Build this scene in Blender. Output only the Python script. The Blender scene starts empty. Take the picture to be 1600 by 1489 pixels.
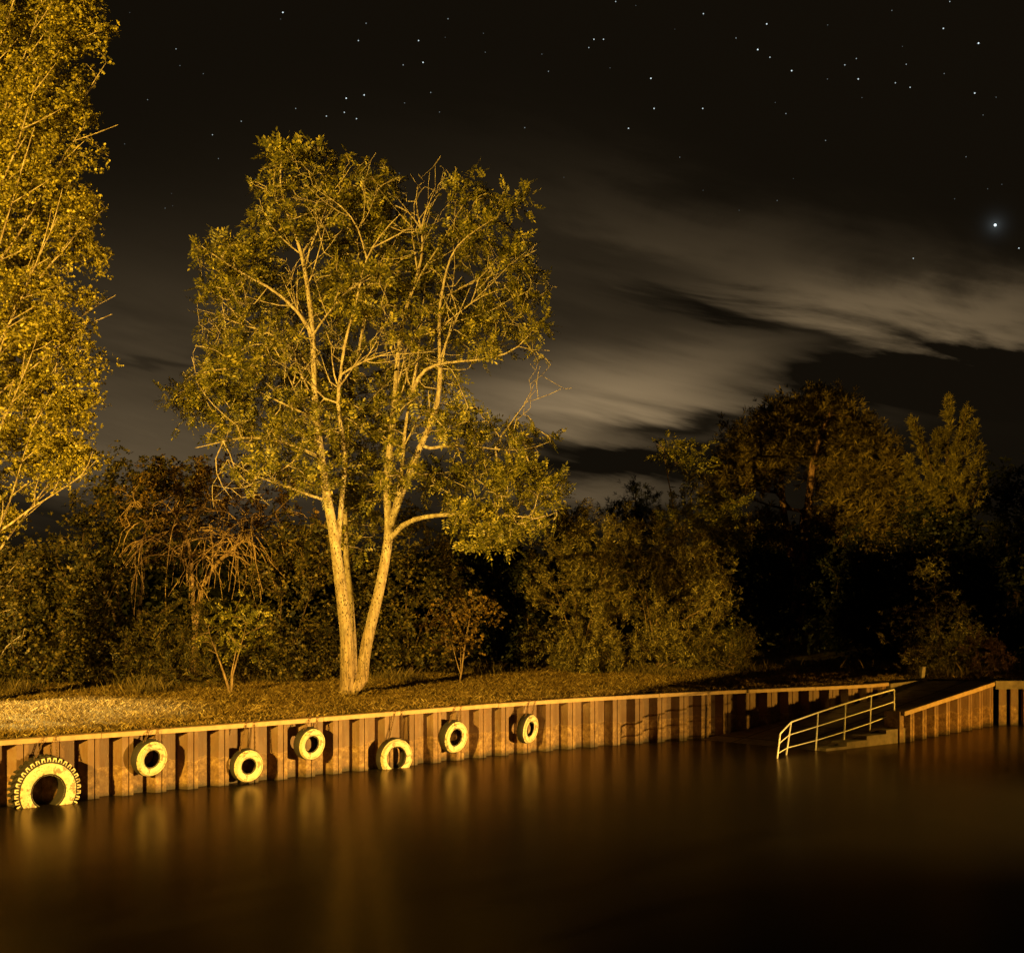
import bpy, math, random
import numpy as np
from mathutils import Vector

random.seed(7)
RNG = np.random.default_rng(7)
C = bpy.context.scene.collection
R = math.radians

# ------------------------------------------------------------------ camera, world, light
F, HX, HY, HC = 2400.0, 800.0, 900.0, 3.55     # focal length in photo pixels, horizon row, eye height above the bank
WZ = -1.45                                     # water level (bank = 0)
cam_d = bpy.data.cameras.new('camera'); cam = bpy.data.objects.new('camera', cam_d); C.objects.link(cam)
cam.location = (0, 0, HC); cam.rotation_euler = (R(90), 0, 0)
cam_d.sensor_width = 36; cam_d.lens = F/1600*36; cam_d.shift_y = (HY-744.5)/1600
cam_d.clip_end = 3000
bpy.context.scene.camera = cam
vs = bpy.context.scene.view_settings
vs.view_transform = 'Standard'; vs.look = 'None'; vs.exposure = 0; vs.gamma = 1

def at(px, py, Y):
    return Vector(((px-HX)/F*Y, Y, HC-(py-HY)/F*Y))
def on(px, py, z=0.0):
    Y = F*(HC-z)/(py-HY); return Vector(((px-HX)/F*Y, Y, z))

STARS = [(442,20,1.4),(654,64,1.),(661,98,1.2),(541,154,1.3),(569,149,1.2),(557,186,.9),(538,176,.9),(510,182,.8),(560,64,.8),
 (630,102,.5),(377,190,.5),(332,211,.6),(462,170,.4),(673,145,.4),(572,37,.4),(1017,123,1.3),(1098,170,1.),(1022,170,1.1),(982,201,1.),
 (928,62,1.),(943,62,.9),(920,75,.6),(962,3,.7),(1099,22,.9),(1198,38,1.2),(1184,78,1.4),(1203,90,.8),(1237,111,1.3),(1320,102,.7),
 (1338,92,.5),(1341,124,1.1),(1399,130,.7),(1422,137,.8),(1416,101,.5),(1474,45,1.1),(1529,68,1.5),(1523,146,1.2),(1484,3,.6),
 (1592,388,1.),(1427,404,.8),(275,77,.5),(1228,178,.4),(857,112,.4),(700,30,.4),(1150,60,.4),(820,200,.35),(1290,220,.35)]
_r = random.Random(5)
STARS += [(_r.uniform(190, 1590), _r.uniform(5, 330), _r.uniform(.06, .28)) for _ in range(45)]
def build_world():
    w = bpy.data.worlds.new('World'); bpy.context.scene.world = w; w.use_nodes = True
    nt = w.node_tree; nt.nodes.clear(); N = nt.nodes; L = nt.links
    def nd(t, **k):
        n = N.new(t)
        for a, b in k.items(): setattr(n, a, b)
        return n
    def val(i, v):
        if hasattr(v, 'links') or isinstance(v, bpy.types.NodeSocket): L.new(v, i)
        else: i.default_value = v
    def m(op, a, b=0.0, c=None, clamp=False):
        n = nd('ShaderNodeMath', operation=op, use_clamp=clamp); val(n.inputs[0], a); val(n.inputs[1], b)
        if c is not None: val(n.inputs[2], c)
        return n.outputs[0]
    tc = nd('ShaderNodeTexCoord'); D = tc.outputs['Generated']
    sp = nd('ShaderNodeSeparateXYZ'); L.new(D, sp.inputs[0])
    az = m('ARCTAN2', sp.outputs[0], sp.outputs[1]); el = m('ARCSINE', sp.outputs[2])
    # wind-drawn cloud sheets described in azimuth / elevation
    cb = nd('ShaderNodeCombineXYZ'); L.new(az, cb.inputs[0]); L.new(el, cb.inputs[1])
    mp = nd('ShaderNodeMapping'); mp.vector_type = 'TEXTURE'; mp.inputs['Rotation'].default_value = (0, 0, R(-11)); mp.inputs['Scale'].default_value = (1/5.0, 1/19, 1)
    L.new(cb.outputs[0], mp.inputs[0])
    no = nd('ShaderNodeTexNoise'); no.inputs['Scale'].default_value = 1.0; no.inputs['Detail'].default_value = 8
    no.inputs['Roughness'].default_value = .55; no.inputs['Distortion'].default_value = .9; L.new(mp.outputs[0], no.inputs['Vector'])
    n1 = no.outputs['Fac']
    mp2 = nd('ShaderNodeMapping'); mp2.vector_type = 'TEXTURE'; mp2.inputs['Rotation'].default_value = (0, 0, R(-15)); mp2.inputs['Scale'].default_value = (1/13, 1/95, 1)
    L.new(cb.outputs[0], mp2.inputs[0])
    no2 = nd('ShaderNodeTexNoise'); no2.inputs['Scale'].default_value = 1.0; no2.inputs['Detail'].default_value = 6; L.new(mp2.outputs[0], no2.inputs['Vector'])
    n2 = no2.outputs['Fac']
    wx = m('MULTIPLY_ADD', n1, .14, -.07); wy = m('MULTIPLY_ADD', n2, .03, -.015)
    wy = m('ADD', wy, m('MULTIPLY_ADD', n1, .05, -.025))
    ax = m('ADD', az, wx); ey = m('ADD', el, wy)
    def blob(px, py, rx, ry, rot, amp):
        a0 = math.atan((px-HX)/F); e0 = math.atan((HY-py)/F*math.cos(a0))
        dx = m('SUBTRACT', ax, a0); dy = m('SUBTRACT', ey, e0)
        c, s = math.cos(R(rot)), math.sin(R(rot))
        u = m('ADD', m('MULTIPLY', dx, c*F/rx), m('MULTIPLY', dy, s*F/rx))
        v = m('ADD', m('MULTIPLY', dx, -s*F/ry), m('MULTIPLY', dy, c*F/ry))
        q = m('ADD', m('MULTIPLY', u, u), m('MULTIPLY', v, v))
        return m('MULTIPLY', m('EXPONENT', m('MULTIPLY', q, -1.0)), amp)
    tot = None
    for b in [(985,622,270,62,2,1.15),(1440,495,300,40,-7,.60),(1180,420,300,50,-22,.15),(930,770,150,40,0,.42),
              (200,560,420,170,0,.25),(230,720,420,90,0,.27),(900,470,260,120,-22,.10),(1350,410,300,50,-15,.10),
              (620,330,300,120,0,.04),(930,685,110,12,-8,.3)]:
        o = blob(*b); tot = o if tot is None else m('ADD', tot, o)
    for b in [(1420,585,330,34,3,-.75),(1060,668,160,16,4,-.5),(1000,720,200,30,0,-.35),(1150,500,170,16,-14,-.22),(230,575,120,9,0,-.12)]:
        tot = m('ADD', tot, blob(*b))
    tot = m('SMOOTH_MAX', tot, 0.0, .28)
    tot = m('SUBTRACT', tot, .046)
    tot = m('MAXIMUM', tot, 0.0)
    tex = m('MULTIPLY_ADD', n1, 1.7, .12); tex2 = m('MULTIPLY_ADD', n2, .9, .55)
    tot = m('MULTIPLY', m('MULTIPLY', tot, tex), tex2)
    tot = m('ADD', tot, .026)
    cr = nd('ShaderNodeMix', data_type='RGBA', blend_type='MULTIPLY'); cr.inputs['Factor'].default_value = 1
    cr.inputs[6].default_value = (.225, .158, .084, 1)
    cc = nd('ShaderNodeCombineColor'); [L.new(tot, cc.inputs[i]) for i in range(3)]
    L.new(cc.outputs[0], cr.inputs[7])
    # stars: tiny discs at fixed directions
    st = None
    for px, py, a in STARS:
        v = Vector(((px-HX)/F, 1, (HY-py)/F)).normalized()
        d = nd('ShaderNodeVectorMath', operation='DISTANCE'); L.new(D, d.inputs[0]); d.inputs[1].default_value = v
        s = m('MULTIPLY', m('LESS_THAN', d.outputs['Value'], .00024+.00013*a), a*.8)
        st = s if st is None else m('ADD', st, s)
    v = Vector(((1555-HX)/F, 1, (HY-352)/F)).normalized()
    d = nd('ShaderNodeVectorMath', operation='DISTANCE'); L.new(D, d.inputs[0]); d.inputs[1].default_value = v
    st = m('ADD', st, m('MULTIPLY', m('LESS_THAN', d.outputs['Value'], .0008), 1.6))
    halo = m('MULTIPLY', m('EXPONENT', m('MULTIPLY', d.outputs['Value'], -330.0)), .06)
    st = m('ADD', st, halo)
    sc = nd('ShaderNodeMix', data_type='RGBA', blend_type='MULTIPLY'); sc.inputs['Factor'].default_value = 1
    sc.inputs[6].default_value = (.8, .95, 1, 1)
    sc2 = nd('ShaderNodeCombineColor'); [L.new(st, sc2.inputs[i]) for i in range(3)]; L.new(sc2.outputs[0], sc.inputs[7])
    add = nd('ShaderNodeMix', data_type='RGBA', blend_type='ADD'); add.inputs['Factor'].default_value = 1
    L.new(cr.outputs[2], add.inputs[6]); L.new(sc.outputs[2], add.inputs[7])
    bg = nd('ShaderNodeBackground'); L.new(add.outputs[2], bg.inputs[0]); bg.inputs[1].default_value = 1
    out = nd('ShaderNodeOutputWorld'); L.new(bg.outputs[0], out.inputs[0])
build_world()

# street lamps round the basin (all stand outside the frame): position, head height, watts, colour, kind
LAMPS = [   # x, y, head height, watts, colour, kind, aim, beam angle, edge blend
 ((-27, -9), 10.0, 320000, (1, .575, .065), 'A', (-7.0, 46.0, 14.0), 72, 1.0),
 ((24.9, 27), -.15, 120000, (1, .56, .10), 'B', (-8.0, 39.0, -.9), 60, 1.0),
 ((24.9, 42.5), -.15, 12500, (1, .50, .05), 'D', (14.6, 48.0, -.9), 62, .9),  # added lamp out of view, lights the wing wall and handrail
 ((-18.6, 37.6), 7.0, 21000, (1, .72, .28), 'C', (-14.8, 39.2, 0.0), 72, .35),
]

# ------------------------------------------------------------------ helpers
def link(o, parent=None):
    C.objects.link(o)
    if parent: o.parent = parent
    return o
def tag(o, label=None, cat=None, group=None, kind=None):
    if label: o['label'] = label
    if cat: o['category'] = cat
    if group: o['group'] = group
    if kind: o['kind'] = kind
    return o
def empty(name, loc):
    o = bpy.data.objects.new(name, None); o.location = loc; o.empty_display_size = .2; return link(o)
def np_mesh(name, V, Fc, mat, smooth=False, parent=None, mats=None, midx=None):
    """V (n,3), Fc: list of (k,m) int arrays"""
    me = bpy.data.meshes.new(name)
    if not isinstance(Fc, (list, tuple)): Fc = [Fc]
    Fc = [f for f in Fc if len(f)]
    V = np.asarray(V, dtype=np.float32)
    loops = np.concatenate([f.reshape(-1) for f in Fc]).astype(np.int32)
    tot = np.concatenate([np.full(len(f), f.shape[1], np.int32) for f in Fc])
    start = np.concatenate([[0], np.cumsum(tot)[:-1]]).astype(np.int32)
    me.vertices.add(len(V)); me.vertices.foreach_set('co', V.reshape(-1))
    me.loops.add(len(loops)); me.loops.foreach_set('vertex_index', loops)
    me.polygons.add(len(tot)); me.polygons.foreach_set('loop_start', start); me.polygons.foreach_set('loop_total', tot)
    me.update(calc_edges=True)
    me.polygons.foreach_set('use_smooth', np.full(len(tot), smooth))
    if mat: me.materials.append(mat)
    o = bpy.data.objects.new(name, me); link(o, parent)
    if parent is not None:
        p = parent; off = Vector(p.matrix_basis.translation)
        while p.parent: p = p.parent; off += p.matrix_basis.translation
        W = V - np.array(off, dtype=np.float32)
        me.vertices.foreach_set('co', W.reshape(-1).astype(np.float32))
    return o
class MB:
    """collects primitives in world coordinates"""
    def __init__(s): s.v = []; s.f = []
    def add(s, vs_, fs):
        b = len(s.v); s.v += [tuple(v) for v in vs_]; s.f += [tuple(i+b for i in f) for f in fs]
    def box(s, c, size, rz=0.0, tilt=(0, 0)):
        hx, hy, hz = [a/2 for a in size]; cs, sn = math.cos(rz), math.sin(rz); vv = []
        for z in (-hz, hz):
            for x, y in ((-hx, -hy), (hx, -hy), (hx, hy), (-hx, hy)):
                x2, y2 = x+tilt[0]*z, y+tilt[1]*z
                vv.append((c[0]+x2*cs-y2*sn, c[1]+x2*sn+y2*cs, c[2]+z))
        s.add(vv, [(3,2,1,0),(4,5,6,7),(0,1,5,4),(1,2,6,5),(2,3,7,6),(3,0,4,7)])
    def tube(s, pts, r, n=8, r2=None, cap=True):
        pts = [Vector(p) for p in pts]; m = len(pts); rings = []
        for i, p in enumerate(pts):
            t = (pts[min(i+1, m-1)]-pts[max(i-1, 0)]).normalized()
            ref = Vector((0, 0, 1)) if abs(t.z) < .9 else Vector((1, 0, 0))
            a = t.cross(ref).normalized(); b = t.cross(a)
            rr = r if r2 is None else r+(r2-r)*i/(m-1)
            rings.append([p+(a*math.cos(2*math.pi*k/n)+b*math.sin(2*math.pi*k/n))*rr for k in range(n)])
        vv = [v for g in rings for v in g]
        ff = [(i*n+k, i*n+(k+1) % n, (i+1)*n+(k+1) % n, (i+1)*n+k) for i in range(m-1) for k in range(n)]
        if cap: ff += [tuple(range(n))[::-1], tuple((m-1)*n+k for k in range(n))]
        s.add(vv, ff)
    def build(s, name, mat, parent=None, smooth=False):
        me = bpy.data.meshes.new(name); v = s.v
        if parent is not None:
            p = parent; off = Vector(p.matrix_basis.translation)
            while p.parent: p = p.parent; off += p.matrix_basis.translation
            v = [(a[0]-off.x, a[1]-off.y, a[2]-off.z) for a in v]
        me.from_pydata(v, [], s.f); me.update()
        if smooth: me.polygons.foreach_set('use_smooth', [True]*len(me.polygons))
        me.materials.append(mat); return link(bpy.data.objects.new(name, me), parent)

# ------------------------------------------------------------------ materials
def mat_base(name):
    m = bpy.data.materials.new(name); m.use_nodes = True; nt = m.node_tree; nt.nodes.clear()
    out = nt.nodes.new('ShaderNodeOutputMaterial'); return m, nt, out
def ramp(nt, fac, stops):
    r = nt.nodes.new('ShaderNodeValToRGB'); e = r.color_ramp.elements
    while len(e) < len(stops): e.new(.5)
    for i, (p, c) in enumerate(stops): e[i].position = p; e[i].color = (*c, 1)
    nt.links.new(fac, r.inputs[0]); return r.outputs[0]
def noise(nt, scale, detail=6, rough=.6, coord='Object', sc=(1, 1, 1), dist=0):
    t = nt.nodes.new('ShaderNodeTexCoord'); mp = nt.nodes.new('ShaderNodeMapping'); mp.inputs['Scale'].default_value = sc
    nt.links.new(t.outputs[coord], mp.inputs[0])
    n = nt.nodes.new('ShaderNodeTexNoise'); n.inputs['Scale'].default_value = scale; n.inputs['Detail'].default_value = detail
    n.inputs['Roughness'].default_value = rough; n.inputs['Distortion'].default_value = dist
    nt.links.new(mp.outputs[0], n.inputs['Vector']); return n.outputs['Fac']
def mixc(nt, f, a, b, mode='MIX'):
    n = nt.nodes.new('ShaderNodeMix'); n.data_type = 'RGBA'; n.blend_type = mode
    for i, v in ((0, f), (6, a), (7, b)):
        if isinstance(v, bpy.types.NodeSocket): nt.links.new(v, n.inputs[i])
        else: n.inputs[i].default_value = v if i == 0 else (*v, 1)
    return n.outputs[2]
def math_n(nt, op, a, b=0.0, clamp=False):
    n = nt.nodes.new('ShaderNodeMath'); n.operation = op; n.use_clamp = clamp
    for i, v in ((0, a), (1, b)):
        if isinstance(v, bpy.types.NodeSocket): nt.links.new(v, n.inputs[i])
        else: n.inputs[i].default_value = v
    return n.outputs[0]
def principled(nt, out, col, rough=.7, bump=None, bs=.3, bd=.01, metal=0, spec=.5):
    p = nt.nodes.new('ShaderNodeBsdfPrincipled')
    for k, v in (('Base Color', col), ('Roughness', rough)):
        if isinstance(v, bpy.types.NodeSocket): nt.links.new(v, p.inputs[k])
        else: p.inputs[k].default_value = (*v, 1) if k == 'Base Color' else v
    p.inputs['Metallic'].default_value = metal; p.inputs['Specular IOR Level'].default_value = spec
    if bump is not None:
        b = nt.nodes.new('ShaderNodeBump'); b.inputs['Strength'].default_value = bs; b.inputs['Distance'].default_value = bd
        nt.links.new(bump, b.inputs['Height']); nt.links.new(b.outputs[0], p.inputs['Normal'])
    nt.links.new(p.outputs[0], out.inputs[0]); return p
def simple(name, col, rough=.7, var=.3, scale=8, metal=0, bs=.2, sc=(1, 1, 1)):
    m, nt, out = mat_base(name); n = noise(nt, scale, sc=sc)
    c = ramp(nt, n, [(.25, tuple(x*(1-var) for x in col)), (.75, tuple(min(1, x*(1+var)) for x in col))])
    principled(nt, out, c, rough, n, bs, .01, metal); return m
def leaf_mat(name, stops, rough=.5, trans=.3, spec=.4, patch=False):
    m, nt, out = mat_base(name)
    g = nt.nodes.new('ShaderNodeNewGeometry')
    c = ramp(nt, g.outputs['Random Per Island'], stops)
    if patch:
        q = noise(nt, .9, 5, .7); q2 = noise(nt, 4.5, 4, .7)
        c = mixc(nt, 1.0, c, ramp(nt, q, [(.35, (.65, .6, .5)), (.6, (1, 1, 1))]), 'MULTIPLY'); c = mixc(nt, .8, c, ramp(nt, q2, [(.38, (.5, .48, .42)), (.58, (1, 1, 1))]), 'MULTIPLY')
    p = nt.nodes.new('ShaderNodeBsdfPrincipled'); nt.links.new(c, p.inputs['Base Color']); p.inputs['Roughness'].default_value = rough
    p.inputs['Specular IOR Level'].default_value = spec
    t = nt.nodes.new('ShaderNodeBsdfTranslucent'); nt.links.new(c, t.inputs[0])
    mx = nt.nodes.new('ShaderNodeMixShader'); mx.inputs[0].default_value = trans
    nt.links.new(p.outputs[0], mx.inputs[1]); nt.links.new(t.outputs[0], mx.inputs[2]); nt.links.new(mx.outputs[0], out.inputs[0])
    return m
def bark_mat(name, light, dark, lo=.42, hi=.62, scale=7, sc=(1, 1, .45), spots=True):
    m, nt, out = mat_base(name)
    n = noise(nt, scale, 8, .65, sc=sc); c = ramp(nt, n, [(lo, dark), (hi, light)])
    if spots:
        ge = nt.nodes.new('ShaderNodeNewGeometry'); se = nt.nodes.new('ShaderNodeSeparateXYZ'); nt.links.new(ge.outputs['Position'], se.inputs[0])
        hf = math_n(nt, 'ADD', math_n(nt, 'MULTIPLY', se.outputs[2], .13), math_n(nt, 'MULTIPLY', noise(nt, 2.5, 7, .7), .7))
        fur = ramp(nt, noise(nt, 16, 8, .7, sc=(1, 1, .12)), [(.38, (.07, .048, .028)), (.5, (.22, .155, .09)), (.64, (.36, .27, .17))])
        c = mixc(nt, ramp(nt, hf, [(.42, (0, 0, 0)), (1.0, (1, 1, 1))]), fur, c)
        t = nt.nodes.new('ShaderNodeTexCoord'); mp = nt.nodes.new('ShaderNodeMapping'); mp.inputs['Scale'].default_value = (17, 17, 9)
        nt.links.new(t.outputs['Object'], mp.inputs[0])
        v = nt.nodes.new('ShaderNodeTexVoronoi'); nt.links.new(mp.outputs[0], v.inputs['Vector']); v.inputs['Scale'].default_value = 1.0
        big = noise(nt, 1.9, 6, .8)
        thr = math_n(nt, 'MULTIPLY', big, .62)
        sp = math_n(nt, 'LESS_THAN', v.outputs['Distance'], math_n(nt, 'SUBTRACT', thr, .05))
        c = mixc(nt, sp, c, tuple(x*.28 for x in dark))
    principled(nt, out, c, .85, n, .8, .03, spec=.2); return m

M = {}
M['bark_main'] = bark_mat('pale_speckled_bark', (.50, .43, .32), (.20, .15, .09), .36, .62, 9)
M['bark_poplar'] = bark_mat('poplar_bark', (.5, .42, .30), (.2, .15, .09), spots=False)
M['bark_dark'] = bark_mat('dark_bark', (.13, .085, .05), (.05, .032, .02), spots=False)
M['bark_twig'] = bark_mat('golden_twig_bark', (.42, .29, .14), (.22, .14, .07), spots=False)
M['bark_tan'] = bark_mat('tan_bark', (.30, .21, .12), (.14, .09, .045), spots=False)
M['bark_pine'] = bark_mat('pine_bark', (.40, .23, .13), (.08, .045, .028), spots=False)
M['leaf_main'] = leaf_mat('locust_leaf', [(0, (.045, .05, .010)), (.45, (.13, .125, .020)), (.8, (.28, .25, .04)), (1, (.55, .47, .09))], .4)
M['leaf_poplar'] = leaf_mat('poplar_leaf', [(0, (.07, .065, .012)), (.5, (.22, .195, .028)), (1, (.62, .52, .08))], .4)
M['leaf_rust'] = leaf_mat('rusty_leaf', [(0, (.045, .03, .009)), (.6, (.12, .075, .018)), (1, (.36, .22, .04))])
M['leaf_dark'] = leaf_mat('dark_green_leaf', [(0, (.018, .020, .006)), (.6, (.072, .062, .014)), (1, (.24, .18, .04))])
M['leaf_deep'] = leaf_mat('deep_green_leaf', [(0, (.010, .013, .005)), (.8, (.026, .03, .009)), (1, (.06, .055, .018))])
M['leaf_silver'] = leaf_mat('silvery_leaf', [(0, (.04, .036, .010)), (.55, (.13, .11, .03)), (1, (.50, .42, .14))], .45)
M['leaf_pine'] = leaf_mat('pine_needle', [(0, (.06, .05, .014)), (.7, (.19, .14, .035)), (1, (.34, .25, .06))], .6, .1, .2)
M['leaf_cypress'] = leaf_mat('cypress_spray', [(0, (.07, .06, .014)), (.7, (.20, .165, .035)), (1, (.36, .28, .06))], .6, .15, .2)
M['leaf_mauve'] = leaf_mat('mauve_stalk', [(0, (.06, .035, .03)), (.6, (.15, .08, .07)), (1, (.24, .14, .12))])
M['grass'] = leaf_mat('dry_grass', [(0, (.10, .065, .02)), (.5, (.27, .18, .05)), (.85, (.45, .32, .10)), (1, (.75, .6, .24))], .7, .25, .2, True)
M['tall_grass'] = leaf_mat('tall_dry_grass', [(0, (.05, .04, .015)), (.6, (.12, .09, .03)), (1, (.22, .16, .05))], .7, .25, .2)

def m_ground():
    m, nt, out = mat_base('dry_turf'); n = noise(nt, 1.2, 10, .7); n2 = noise(nt, 30, 6, .7)
    c = ramp(nt, n, [(.3, (.06, .045, .018)), (.7, (.15, .115, .045))]); c = mixc(nt, .5, c, ramp(nt, n2, [(.35, (.05, .035, .015)), (.65, (.22, .17, .07))]))
    principled(nt, out, c, .95, n2, .8, .03, spec=.1); return m
M['ground'] = m_ground()
def m_pile():
    m, nt, out = mat_base('rusty_sheet_steel')
    big = noise(nt, 1.1, 5, .6); fine = noise(nt, 9, 9, .7, sc=(1, 1, .35)); st = noise(nt, 6, 4, .6, sc=(1, 1, .06))
    steel = ramp(nt, big, [(.3, (.095, .052, .032)), (.7, (.215, .138, .092))])
    steel = mixc(nt, math_n(nt, 'MULTIPLY', ramp(nt, fine, [(.40, (0, 0, 0)), (.68, (1, 1, 1))]), .75), steel, (.14, .062, .024))
    steel = mixc(nt, math_n(nt, 'MULTIPLY', math_n(nt, 'GREATER_THAN', st, .57), .4), steel, (.10, .05, .022))
    t = nt.nodes.new('ShaderNodeNewGeometry'); s = nt.nodes.new('ShaderNodeSeparateXYZ'); nt.links.new(t.outputs['Position'], s.inputs[0])
    zz = math_n(nt, 'ADD', s.outputs[2], math_n(nt, 'MULTIPLY', noise(nt, 1.6, 8, .68), -.42))
    # tide crust between the flood mark and the water
    crust = ramp(nt, noise(nt, 7, 9, .75), [(.34, (.07, .035, .014)), (.5, (.19, .105, .045)), (.60, (.30, .19, .09)), (.70, (.48, .34, .17))])
    low = math_n(nt, 'LESS_THAN', zz, -1.0)
    pat = math_n(nt, 'GREATER_THAN', noise(nt, 1.7, 4, .6), .42)
    c = mixc(nt, math_n(nt, 'MULTIPLY', low, math_n(nt, 'ADD', math_n(nt, 'MULTIPLY', pat, .6), .3)), steel, crust)
    line = math_n(nt, 'MULTIPLY', math_n(nt, 'LESS_THAN', zz, -.985), math_n(nt, 'GREATER_THAN', zz, -1.005))
    c = mixc(nt, math_n(nt, 'MULTIPLY', math_n(nt, 'MULTIPLY', line, pat), .22), c, (.45, .30, .14))
    wet = ramp(nt, math_n(nt, 'ADD', zz, 2.0), [(.36, (1, 1, 1)), (.52, (0, 0, 0))])
    c = mixc(nt, math_n(nt, 'MULTIPLY', wet, .92), c, (.022, .014, .008))
    principled(nt, out, c, .62, fine, .5, .02, spec=.35); return m
M['pile'] = m_pile()
M['coping'] = simple('coping_steel', (.36, .24, .13), .6, .3, 5, sc=(1, 1, 1))
M['joint'] = simple('wall_joint_shade', (.05, .03, .015), .8)
M['concrete'] = simple('weathered_concrete', (.17, .135, .095), .95, .5, 3, bs=.8)
def m_slip():
    m, nt, out = mat_base('slipway_concrete')
    t = nt.nodes.new('ShaderNodeTexCoord'); mp = nt.nodes.new('ShaderNodeMapping')
    mp.inputs['Rotation'].default_value = (0, 0, R(-45)); nt.links.new(t.outputs['Object'], mp.inputs[0])
    b = nt.nodes.new('ShaderNodeTexBrick'); b.offset = 0; b.inputs['Scale'].default_value = 1; b.inputs['Brick Width'].default_value = 2.0
    b.inputs['Row Height'].default_value = 2.0; b.inputs['Mortar Size'].default_value = .035; b.inputs['Mortar Smooth'].default_value = .1
    b.inputs['Color1'].default_value = (1, 1, 1, 1); b.inputs['Color2'].default_value = (.8, .8, .8, 1); b.inputs['Mortar'].default_value = (.08, .08, .08, 1)
    nt.links.new(mp.outputs[0], b.inputs['Vector'])
    n = noise(nt, 3, 9, .7)
    c = mixc(nt, 1.0, ramp(nt, n, [(.3, (.12, .085, .05)), (.7, (.34, .25, .16))]), b.outputs['Color'], 'MULTIPLY')
    principled(nt, out, c, .85, n, .5, .02); return m
M['slip'] = m_slip()
M['rubber'] = simple('weathered_rubber', (.022, .018, .015), .75, .4, 12)
def m_paint():
    m, nt, out = mat_base('worn_white_paint')
    a = noise(nt, 6, 9, .75, sc=(1, 1, 1), dist=.6); b = noise(nt, 2.2, 4, .6)
    w = math_n(nt, 'GREATER_THAN', math_n(nt, 'ADD', math_n(nt, 'MULTIPLY', a, .7), math_n(nt, 'MULTIPLY', b, .3)), .535)
    c = ramp(nt, noise(nt, 3, 7, .7), [(.3, (.40, .31, .18)), (.5, (.62, .53, .36)), (.7, (.78, .70, .50))])
    c = mixc(nt, math_n(nt, 'MULTIPLY', w, .85), c, (.16, .11, .06))
    principled(nt, out, c, .6, a, .3, .01); return m
M['paint'] = m_paint()
M['rail'] = simple('galvanised_rail', (.8, .76, .66), .4, .25, 14)
M['chain'] = simple('rusty_chain', (.12, .065, .03), .7)
M['metal'] = simple('grey_lamp_metal', (.25, .25, .24), .5)
M['post'] = simple('pale_post_paint', (.25, .2, .14), .8)
def m_emit(name, col, s):
    m, nt, out = mat_base(name); e = nt.nodes.new('ShaderNodeEmission'); e.inputs[0].default_value = (*col, 1); e.inputs[1].default_value = s
    nt.links.new(e.outputs[0], out.inputs[0]); return m
def m_water():
    m, nt, out = mat_base('smooth_dark_water')
    n = noise(nt, .35, 3, .5, sc=(1, 1, 1)); f = noise(nt, 2.2, 3, .5, sc=(1, .6, 1))
    c = ramp(nt, n, [(.35, (.0030, .0022, .0016)), (.65, (.0065, .0050, .0034))])
    b = nt.nodes.new('ShaderNodeBump'); b.inputs['Strength'].default_value = .08; b.inputs['Distance'].default_value = .05; nt.links.new(f, b.inputs['Height'])
    d = nt.nodes.new('ShaderNodeBsdfDiffuse'); nt.links.new(c, d.inputs[0])
    g = nt.nodes.new('ShaderNodeBsdfGlossy'); g.inputs['Roughness'].default_value = .235; g.inputs['Color'].default_value = (.66, .57, .46, 1); nt.links.new(b.outputs[0], g.inputs['Normal'])
    fr = nt.nodes.new('ShaderNodeFresnel'); fr.inputs['IOR'].default_value = 1.15
    mx = nt.nodes.new('ShaderNodeMixShader'); nt.links.new(fr.outputs[0], mx.inputs[0]); nt.links.new(d.outputs[0], mx.inputs[1]); nt.links.new(g.outputs[0], mx.inputs[2])
    nt.links.new(mx.outputs[0], out.inputs[0])
    return m
M['water'] = m_water()

# ------------------------------------------------------------------ the lines of the quay (plan)
WALL = [(-36.0, 10.5), (-22.0, 23.0), (-11.05, 33.1), (-6.9, 36.6), (-3.2, 40.0), (.92, 44.0), (5.4, 46.9), (8.8, 48.6), (11.9, 50.4), (12.5, 51.1)]
WING = [(11.75, 46.1), (16.15, 51.4)]
BACK = [(16.15, 51.4), (24.5, 51.9)]
def resample(poly, step):
    pts = [Vector(p) for p in poly]; out = []; s = 0
    L = [(pts[i+1]-pts[i]).length for i in range(len(pts)-1)]; tot = sum(L); n = int(tot/step)
    for k in range(n+1):
        d = k*step; i = 0
        while i < len(L)-1 and d > L[i]: d -= L[i]; i += 1
        out.append(pts[i].lerp(pts[i+1], min(1, d/L[i])))
    return out, tot
def chaikin(poly, n=2):
    P = [Vector(p) for p in poly]
    for _ in range(n):
        Q = [P[0]]
        for a, b in zip(P[:-1], P[1:]): Q += [a.lerp(b, .25), a.lerp(b, .75)]
        Q.append(P[-1]); P = Q
    return P
WALLS = chaikin(WALL, 2)
def arc(poly):
    P = [Vector(p) for p in poly]; d = [0]
    for a, b in zip(P[:-1], P[1:]): d.append(d[-1]+(b-a).length)
    return P, d
def at_s(P, d, s):
    s = max(0, min(s, d[-1]-1e-6)); i = 0
    while i < len(d)-2 and s > d[i+1]: i += 1
    t = (P[i+1]-P[i]).normalized(); return P[i]+t*(s-d[i]), t, Vector((t.y, -t.x))
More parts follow.
